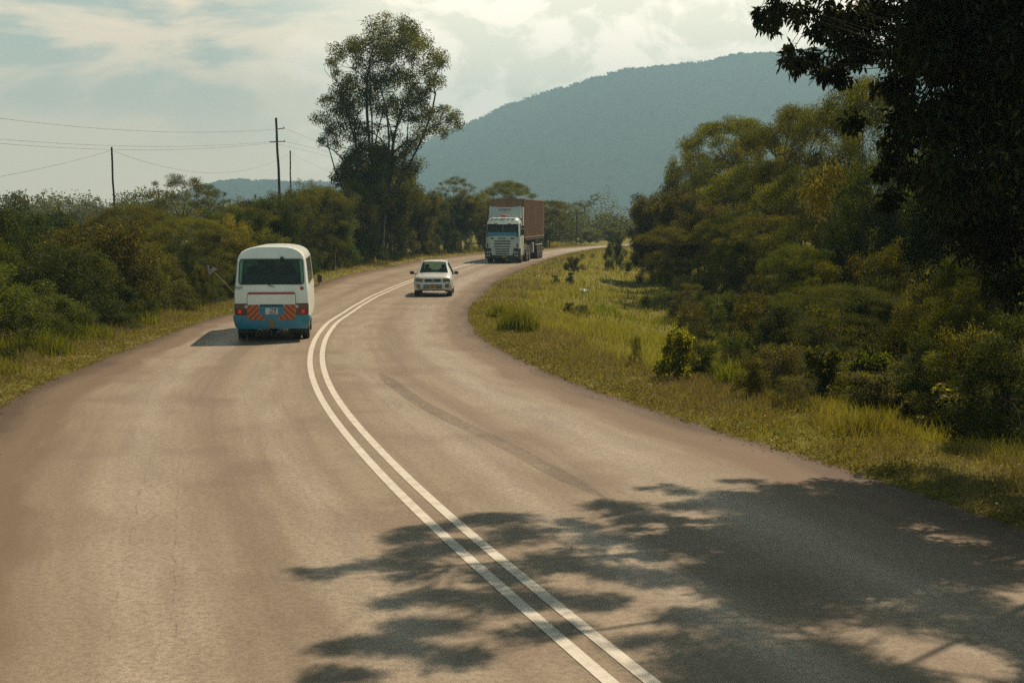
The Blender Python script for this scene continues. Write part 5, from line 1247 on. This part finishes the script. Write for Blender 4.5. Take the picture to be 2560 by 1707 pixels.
# ---- container lorry, cab front at y=0, +y to its rear
mc, t, p = newmat('container_paint')
tcc = node(t, 'ShaderNodeTexCoord')
f1 = tnoise(t, tcc.outputs['Object'], 1.2, 6, .6, (1, 1, .25)); f2 = tnoise(t, tcc.outputs['Object'], 9, 5, .7)
c = tmix(t, tmap(t, f1, .35, .7), (0.195, 0.100, 0.055), (0.145, 0.074, 0.042)); c = tmix(t, tmap(t, f2, .58, .75, 0, .7), c, (0.10, 0.045, 0.028))
t.links.new(c, p.inputs['Base Color']); p.inputs['Roughness'].default_value = .6
M['container'] = mc
M['visor_blue'] = simple('blue_banner', (0.02, 0.16, 0.26), .5, dirt=.6, dcol=(0.10, 0.30, 0.36), scale=8)
M['cab_grey'] = simple('grey_inner', (0.32, 0.34, 0.33), .5)
def lorry():
    P = unproj(1256, 658.5); root = empty('container_lorry', (P[0], P[1], float(zroad(P[1])) + .012), math.radians(-8.0))
    tag(root, 'white lorry hauling a brown shipping container towards the viewer', 'lorry')
    W = 1.22
    # cab shell: sections stacked in height, plan outline with rounded front corners
    lev = [(.55, W, .06), (1.05, W, .0), (1.55, W, .0), (1.93, W, .03), (2.80, W * .955, .26), (3.00, W * .93, .36), (3.16, W * .87, .55), (3.23, W * .74, .85)]
    def outl(w_, y): return [(w_, 1.75), (w_, 1.1), (w_, y + .42), (w_ * .985, y + .22), (w_ * .93, y + .09), (w_ * .80, y + .02), (w_ * .4, y - .01), (0, y - .02), (-w_ * .4, y - .01), (-w_ * .80, y + .02), (-w_ * .93, y + .09), (-w_ * .985, y + .22), (-w_, y + .42), (-w_, 1.1), (-w_, 1.75)]
    secs = [[(x, yy_, z) for x, yy_ in outl(w_, y)] for z, w_, y in lev]
    m = 15
    def ih(i, k):
        if i == 3 and 4 <= k <= 9: return ('windscreen',)
        if i == 3 and k in (1,): return ('side', k)
        if i == 3 and k in (12,): return ('side', k)
        return None
    body, gl = grid_shell(secs, ih)
    body.f.append(tuple((len(lev) - 1) * m + k for k in range(m))); body.f.append(tuple(k for k in range(m))[::-1])
    for i in range(len(lev) - 1): body.f.append((i * m + 14, i * m, (i + 1) * m, (i + 1) * m + 14))
    body.build('cab', M['cab_paint'], root, smooth=45)
    for k, g in gl.items(): glass_obj('windscreen' if k[0] == 'windscreen' else 'side_window', body.v, g, M['glass'], root)
    MB().box(-1.1, 1.1, .5, 1.6, 1.4, 1.5).box(-1.1, 1.1, 1.55, 1.65, 1.5, 2.9).build('cab_interior', M['seat'], root)
    sy = lambda x, z: .03 + (z - 1.93) * .265 + .10 * (abs(x) / 1.1) ** 4
    MB().plate([(-1.08, 1.95), (1.08, 1.95), (1.04, 2.18), (-1.04, 2.18)], -.14, -.13, sy).build('windscreen_banner', M['visor_blue'], root, smooth=0)
    MB().plate(rrect(-1.14, 1.14, 1.875, 1.945, .02), -.045, .05, lambda x, z: .10 * (abs(x) / 1.14) ** 4).build('cowl_strip', M['black'], root)
    # sun visor
    MB().add([(-1.12, .10, 2.78), (-.5, .02, 2.74), (.5, .02, 2.74), (1.12, .10, 2.78), (1.10, .30, 2.98), (.5, .22, 3.0), (-.5, .22, 3.0), (-1.10, .30, 2.98)], [(0, 1, 6, 7), (1, 2, 5, 6), (2, 3, 4, 5)]).build('sun_visor', M['cab_paint'], root)
    for s in (-1, 1): MB().box(s * .48 - .13, s * .48 + .13, .03, .2, 2.735, 2.81).build('visor_lamp', M['red_lens'], root, bevel=.02)
    # air deflector, concave top edge
    df = MB(); n = 13
    for i in range(n):
        a = -1 + 2 * i / (n - 1); zt = 3.94 + .10 * a * a * (1 if abs(a) < .99 else .9); x = 1.16 * a
        df.v += [(x, .95 + .1 * a * a, 3.16), (x * .985, 1.15 + .15 * a * a, 3.6), (x * .975, 1.38 + .10 * a * a, zt), (x * .975, 1.48 + .10 * a * a, zt), (x, 1.75, 3.16)]
    for i in range(n - 1):
        for k in range(4): df.f.append((i * 5 + k, (i + 1) * 5 + k, (i + 1) * 5 + k + 1, i * 5 + k + 1))
    for b0 in (0, (n - 1) * 5): df.f.append(tuple(b0 + k for k in range(5)))
    dfo = df.build('wind_deflector', M['cab_paint'], root, smooth=40)
    text_mesh('lettering', 'LINDEMAN', .17, M['brown_ink'], dfo, (0, 1.20, 3.80), (math.radians(62), 0, 0), .01, .0, 1.1)
    # roof lamps and beacon
    MB().tube([(-1.0, .75, 3.28), (-.5, .6, 3.32), (.5, .6, 3.32), (1.0, .75, 3.28)], .022, 6).build('lamp_bar', M['steel'], root)
    for x in (-.75, -.42, .42, .75): MB().box(x - .10, x + .10, .56, .66, 3.24, 3.34).build('roof_lamp', M['clear_lens'], root, bevel=.02)
    MB().box(-.18, .18, .52, .70, 3.26, 3.42).build('beacon', M['orange'], root, bevel=.04, segs=3)
    # grille panel
    gp = MB().plate([(-.98, 1.88), (-.84, 1.45), (-.80, 1.06), (-.80, .75), (-.70, .56), (.70, .56), (.80, .75), (.80, 1.06), (.84, 1.45), (.98, 1.88)], -.075, .06, lambda x, z: .04 * (abs(x)) ** 2).build('front_panel', M['cab_paint'], root, bevel=.012)
    for z in (1.55, 1.37, 1.18, .99, .83, .67):
        w_ = .58 if z > 1 else .50
        MB().plate(rrect(-w_, w_, z - .035, z + .04, .02), -.085, -.02, lambda x, z: .04 * x * x).build('grille_slot', M['black'], gp)
    text_mesh('lettering', 'SCANIA', .155, M['teal_ink'], gp, (0, -.082, 1.755), (math.pi / 2, 0, 0), .006, .006, 1.08)
    for s in (-1, 1):
        MB().plate([(s * .60, 1.80), (s * .88, 1.81), (s * .82, 1.71), (s * .62, 1.70)], -.078, -.02, lambda x, z: .04 * x * x).build('handle_slot', M['black'], gp)
        q = lambda a, c_: (min(a * s, c_ * s), max(a * s, c_ * s))
        x0, x1 = q(1.02, 1.10); MB().plate(rrect(x0, x1, 1.12, 1.40, .02), .0, .2).build('air_vent', M['black'], root)
        # bumper halves with lamps
        x0, x1 = q(.78, 1.25); bm = MB().plate([(x0, .33), (x1, .33), (x1, 1.06), (x0, 1.06)], -.06, .55, lambda x, z: .12 * max(0, abs(x) - .9) ).build('bumper_corner', M['black'], root, bevel=.04)
        for dx, z, rr in ((.90, .78, .075), (1.07, .76, .07), (.93, .55, .06), (1.09, .54, .06)):
            MB().lathe_x(0, 0, 0, [(-.02, rr), (.02, rr * .9), (.03, .01)], 16).build('headlight', M['clear_lens'], bm).matrix_local = Matrix.Translation((s * dx, -.06 + .12 * max(0, dx - .9) - .01, z)) @ Matrix.Rotation(-math.pi / 2, 4, 'Z')
        # mirrors
        mx0, mx1 = q(1.30, 1.52)
        mi = MB().box(mx0, mx1, .28, .40, 1.98, 2.42).box(mx0, mx1, .28, .40, 2.46, 2.66).build('mirror', M['black'], root, bevel=.03)
        MB().tube([(s * 1.15, .45, 2.70), (s * 1.36, .36, 2.72), (s * 1.36, .36, 1.95), (s * 1.18, .45, 1.93)], .022, 6).build('mirror_arm', M['black'], mi)
        x0, x1 = q(1.18, 1.225)
        MB().box(x0, x1, 1.75, 2.35, .9, 3.95).build('side_fairing', M['cab_paint'], root, bevel=.015)
        x0, x1 = q(1.222, 1.232); MB().box(x0, x1, 1.35, 1.47, 1.35, 1.75).build('door_handle', M['black'], root)
        MB().box(*q(.95, 1.2), .45, .95, .35, .9).build('cab_step', M['black'], root, bevel=.03)
    MB().box(-.80, .80, -.03, .5, .33, .56).build('lower_bumper', M['black'], root, bevel=.03)
    pl = MB().box(-.02, .28, -.045, -.03, .40, .52).build('number_plate', M['plate_yellow'], root)
    MB().tube([(-.03, .10, 2.25), (.05, .20, 2.72)], .012, 5).build('wiper', M['clear_lens'], root)
    # tractor chassis
    MB().box(-.45, .45, 1.0, 6.3, .72, .98).build('tractor_frame', M['chassis'], root)
    MB().box(-1.15, -.62, 2.3, 3.3, .45, .95).box(.62, 1.15, 2.3, 3.3, .45, .95).build('fuel_tank', M['steel'], root, bevel=.12, segs=3)
    ws = []
    for y, dual in ((1.25, 0), (4.2, 1), (5.55, 1)):
        for s in (-1, 1):
            wheel(root, s * 1.06, y, .52, .31, s)
            if dual: wheel(root, s * .73, y, .52, .28, s)
            if dual:
                g = MB(); pts = []
                for k in range(9):
                    a = math.pi * (k / 8); pts.append((y + .60 * math.cos(a), .52 + .60 * math.sin(a)))
                for k in range(8):
                    (a0, z0), (a1, z1) = pts[k], pts[k + 1]; x0, x1 = min(s * .6, s * 1.22), max(s * .6, s * 1.22)
                    g.add([(x0, a0, z0), (x1, a0, z0), (x1, a1, z1), (x0, a1, z1)], [(0, 1, 2, 3)])
                go = g.build('mudguard', M['chassis'], root); sm = go.modifiers.new('solid', 'SOLIDIFY'); sm.thickness = .02
    # trailer
    tr_ = MB()
    for s in (-1, 1): tr_.box(s * .5 - .07, s * .5 + .07, 3.6, 15.1, 1.25, 1.66)
    for y in np.arange(3.7, 15.1, 1.4): tr_.box(-1.2, 1.2, y, y + .12, 1.5, 1.66)
    tr_.box(-1.2, -1.12, 3.6, 15.1, 1.56, 1.70).box(1.12, 1.2, 3.6, 15.1, 1.56, 1.70)
    tr_.build('trailer_frame', M['chassis'], root)
    MB().box(-.95, -.83, 7.2, 7.34, .35, 1.5).box(.83, .95, 7.2, 7.34, .35, 1.5).build('landing_leg', M['chassis'], root)
    MB().box(.85, 1.18, 8.0, 8.6, .55, 1.30).build('tool_box', M['cab_grey'], root, bevel=.03)
    MB().box(-1.18, 1.18, 14.95, 15.1, .55, .75).build('rear_guard', M['steel'], root)
    for y in (10.9, 12.2, 13.5):
        for s in (-1, 1):
            wheel(root, s * 1.06, y, .51, .30, s); wheel(root, s * .72, y, .51, .28, s)
            MB().box(min(s * .6, s * 1.2), max(s * .6, s * 1.2), y - .5, y + .5, 1.08, 1.13).build('mudguard', M['cab_grey'], root, bevel=.02)
    # container, a load resting on the trailer
    cont = empty('shipping_container', root.location, root.rotation_euler.z)
    tag(cont, 'brown ribbed steel shipping container loaded on the lorry trailer', 'container')
    y0, y1, z0, z1 = 2.75, 14.94, 1.715, 4.58
    def corr(n0, n1, pitch, depth):
        o = []; a = n0
        while a < n1 - pitch:
            o += [(a, 0), (a + pitch * .3, 0), (a + pitch * .5, depth), (a + pitch * .8, depth)]; a += pitch
        return o + [(n1, 0)]
    for s in (-1, 1):
        g = MB(); pts = corr(y0 + .1, y1 - .1, .28, .04)
        for a, d_ in pts: g.v += [(s * (1.205 - d_), a, z0 + .1), (s * (1.205 - d_), a, z1 - .08)]
        for k in range(len(pts) - 1): g.f.append((2 * k, 2 * k + 2, 2 * k + 3, 2 * k + 1))
        sw = g.build('side_wall', M['container'], cont, smooth=0)
        if s > 0:
            for j in range(7):
                MB().box(1.207, 1.211, y0 + 6.15, y0 + 6.15 + .9, z0 + .75 + j * .24, z0 + .88 + j * .24).build('stencil_mark', M['ink_faint'], sw)
    for ye, dr in ((y0, 1), (y1, -1)):
        g = MB(); pts = corr(-1.1, 1.1, .26, .04)
        for a, d_ in pts: g.v += [(a, ye + dr * (.02 + d_), z0 + .1), (a, ye + dr * (.02 + d_), z1 - .08)]
        for k in range(len(pts) - 1): g.f.append((2 * k, 2 * k + 2, 2 * k + 3, 2 * k + 1))
        g.build('end_wall', M['container'], cont, smooth=0)
    fr = MB()
    for s in (-1, 1):
        x0, x1 = min(s * 1.13, s * 1.222), max(s * 1.13, s * 1.222)
        fr.box(x0, x1, y0, y0 + .12, z0, z1).box(x0, x1, y1 - .12, y1, z0, z1)
        fr.box(x0, x1, y0 + .12, y1 - .12, z0 + .002, z0 + .12).box(x0, x1, y0 + .12, y1 - .12, z1 - .09, z1 - .002)
    for y in (y0, y1 - .12): fr.box(-1.13, 1.13, y, y + .12, z0 + .002, z0 + .12).box(-1.13, 1.13, y, y + .12, z1 - .10, z1 - .002)
    fr.build('frame', M['container'], cont, bevel=.008)
    MB().box(-1.13, 1.13, y0 + .12, y1 - .12, z1 - .05, z1 - .02).build('roof', M['container'], cont)
    MB().box(-1.13, 1.13, y0 + .12, y1 - .12, z0 + .01, z0 + .05).build('floor', M['chassis'], cont)
M['ink_faint'] = simple('faded_stencil', (0.050, 0.038, 0.032), .7, dirt=.5, dcol=(0.10, 0.06, 0.04), scale=5)
lorry()

# ------------------------------------------------------------------ poles, wires, sign, litter
M['pole'] = simple('weathered_pole', (0.055, 0.042, 0.032), .9, dirt=.5, dcol=(0.025, 0.02, 0.016), scale=4)
M['wire'] = simple('wire_grey', (0.22, 0.21, 0.20), .6)
def pole(px0, top, px1, pyb, d, r0, r1, label):
    A = at(px0, top, d); B = at(px1, pyb, d); s = (B - A) / (B.z - A.z); z0 = float(zground(B.x, d)) - .2
    base = A + s * (z0 - A.z)
    root = empty('utility_pole', base); tag(root, label, 'utility pole')
    n = 10; pts = [Vector((0, 0, 0)).lerp(A - base, k / n) for k in range(n + 1)]
    for k in range(1, n): pts[k] += Vector((.02 * math.sin(k * 2.1), 0, 0))
    MB().tube(pts, [r0 + (r1 - r0) * k / n for k in range(n + 1)], 10).build('post', M['pole'], root)
    return root, base, A
rootA, bA, tA = pole(690, 295, 698, 465, 100, .11, .078, 'tall power pole with two short crossarms left of the tall tree')
for (xa, ya, xb, yb) in ((690, 323.5, 710, 321), (674, 355, 711.5, 354)):
    a = at(xa, ya, 99.86) - bA; b = at(xb, yb, 99.86) - bA
    arm = MB().tube([a, b], .035, 6).build('crossarm', M['pole'], rootA)
    MB().tube([b, b + Vector((0, 0, .10))], .035, 6).build('insulator', M['steel'], arm)
rootB, bB, tB = pole(725.5, 377, 726.5, 465, 120, .065, .055, 'thin bare pole just right of the tall crossarm pole')
rootC, bC, tC = pole(279, 368, 286, 530, 75, .06, .05, 'lone leaning pole above the thicket at the left')
rootD, bD, tD = pole(1443, 528, 1441, 596, 166, .10, .08, 'short far pole with a crossarm beyond the lorry')
a = at(1431, 533, 165.9) - bD; b = at(1456, 533, 165.9) - bD
MB().tube([a, b], .05, 5).build('crossarm', M['pole'], rootD)
def wire(p, label, r0=.008):
    A, Mi, B = [Vector(at(*q)) for q in p]; pts = []
    # parabola through the three points
    t1 = (Mi.y - A.y) / (B.y - A.y)
    for k in range(33):
        t_ = k / 32; c_ = A.lerp(B, t_); m_ = A.lerp(B, t1); sag = m_.z - Mi.z
        c_.z -= sag * t_ * (1 - t_) / (t1 * (1 - t1)); pts.append(c_)
    o = MB().tube(pts, r0, 5).build('power_line', M['wire'], None); tag(o, label, 'power line', 'power lines strung between the poles')
wire([(-260, 258, 62), (536, 330, 92), (709, 321.5, 100)], 'topmost power line running off the left edge of the view')
wire([(-260, 322, 62), (440, 365, 90), (674, 354.5, 100)], 'middle power line left of the crossarm pole, upper of a close pair')
wire([(-260, 332, 64), (383, 373, 88), (711, 353.5, 100)], 'lower power line of the close pair left of the crossarm pole')
wire([(-220, 475, 52), (120, 425, 64), (279, 376, 75)], 'power line dropping from the lone left pole to the left edge')
wire([(279, 376, 75), (547, 432, 98), (725, 384, 120)], 'deeply sagging power line between the lone left pole and the thin bare pole')
wire([(709, 321, 100), (800, 368, 125), (930, 415, 160)], 'topmost power line running right into the tall tree')
wire([(711, 354, 100), (790, 383, 125), (930, 420, 160)], 'second power line running right into the tall tree')
wire([(690, 360, 100), (780, 391, 125), (930, 430, 160)], 'third power line running right into the tall tree')
wire([(726, 384, 120), (780, 416, 135), (900, 462, 170)], 'lowest power line running right from the thin bare pole')

# leaning road sign: triangle tipped over on its thin post
def sign():
    d = 53.0; top = at(537, 681, d); foot = at(596, 744, d)
    z0 = float(zground(foot.x, d)); foot2 = foot
    root = empty('road_sign', foot2); tag(root, 'red bordered triangular road sign tilting on a bent thin post left of the minibus', 'road sign')
    rel = top - foot2; ext = -rel.normalized() * 0.25
    MB().tube([ext, rel * .5 + Vector((0, 0, .01)), rel], .012, 8).build('post', M['post'], root)
    c = [Vector(at(512, 657, d)), Vector(at(553, 671, d)), Vector(at(520, 694, d))]; G_ = (c[0] + c[1] + c[2]) / 3
    n = Vector((.12, -1, .05)).normalized()
    def tri(k, off, th, nm, mt, par):
        v = [(G_ + (q - G_) * k) + n * off - foot2 for q in c]; v2 = [q - n * th for q in v]
        return MB().add(v + v2, [(0, 1, 2), (5, 4, 3), (0, 3, 4, 1), (1, 4, 5, 2), (2, 5, 3, 0)]).build(nm, mt, par)
    b = tri(1.0, .02, .01, 'border', M['sign_red'], root); f = tri(.70, .026, .004, 'face', M['sign_white'], b)
    # black symbol: a car above wavy skid tracks
    ax = (c[1] - c[0]).normalized(); ay = n.cross(ax).normalized()
    O = G_ - foot2 + n * .032
    def poly(pts, nm):
        a_ = math.radians(48)
        v = []
        for x, y in pts:
            X_ = x * math.cos(a_) - y * math.sin(a_); Y_ = x * math.sin(a_) + y * math.cos(a_); v.append(O + Vector((X_, 0, Y_)))
        MB().add(v, [tuple(range(len(v)))]).build(nm, M['ink'], f)
    poly([(-.02, .03), (.10, .03), (.10, .075), (.075, .105), (.01, .105), (-.02, .075)], 'symbol')
    poly([(-.10, -.045), (-.03, -.02), (-.03, -.005), (-.10, -.025)], 'symbol'); poly([(-.09, .02), (-.05, .03), (-.05, .05), (-.09, .04)], 'symbol')
M['sign_red'] = simple('sign_red', (0.11, 0.022, 0.016), .5, dirt=.5); M['sign_white'] = simple('sign_white', (0.33, 0.31, 0.28), .6, dirt=.5); M['post'] = simple('galvanised_post', (0.17, 0.15, 0.11), .6)
sign()
def litter():
    dl = dist_at(1343, 677); P = at(1343 * K, 675 * K, dl); x, y = P.x, dl
    r = np.random.default_rng(4); z = float(zground(x, y)) + .17
    mb = MB(); 
    n = 9; V = [[(i / (n - 1) - .5, j / (n - 1) - .5) for i in range(n)] for j in range(n)]
    for j in range(n):
        for i in range(n): a, b = V[j][i]; mb.v.append((x + a * .42, y + b * .3, z + .07 * math.sin(a * 9 + b * 4) + .06 * math.cos(b * 11) + r.uniform(-.02, .02)))
    for j in range(n - 1):
        for i in range(n - 1): mb.f.append((j * n + i, j * n + i + 1, (j + 1) * n + i + 1, (j + 1) * n + i))
    o = mb.build('plastic_bag', simple('white_plastic', (.75, .75, .72), .5), None); sm = o.modifiers.new('s', 'SOLIDIFY'); sm.thickness = .004
    tag(o, 'crumpled white plastic bag lying in the grass field', 'litter')
litter()

# ------------------------------------------------------------------ haze
mhz = bpy.data.materials.new('haze_air'); mhz.use_nodes = True; t = mhz.node_tree
for n in list(t.nodes): t.nodes.remove(n)
o_ = t.nodes.new('ShaderNodeOutputMaterial'); v_ = t.nodes.new('ShaderNodeVolumePrincipled')
v_.inputs['Color'].default_value = (0.47, 0.79, 1.0, 1); v_.inputs['Density'].default_value = 0.00040; v_.inputs['Anisotropy'].default_value = 0.1
t.links.new(v_.outputs[0], o_.inputs['Volume'])
hz = MB().box(-3900, 3900, -90, 4400, -30, 382).build('haze', mhz, None, smooth=0)
hz['kind'] = 'stuff'; tag(hz, 'thin bluish haze lying over the whole valley', 'haze')
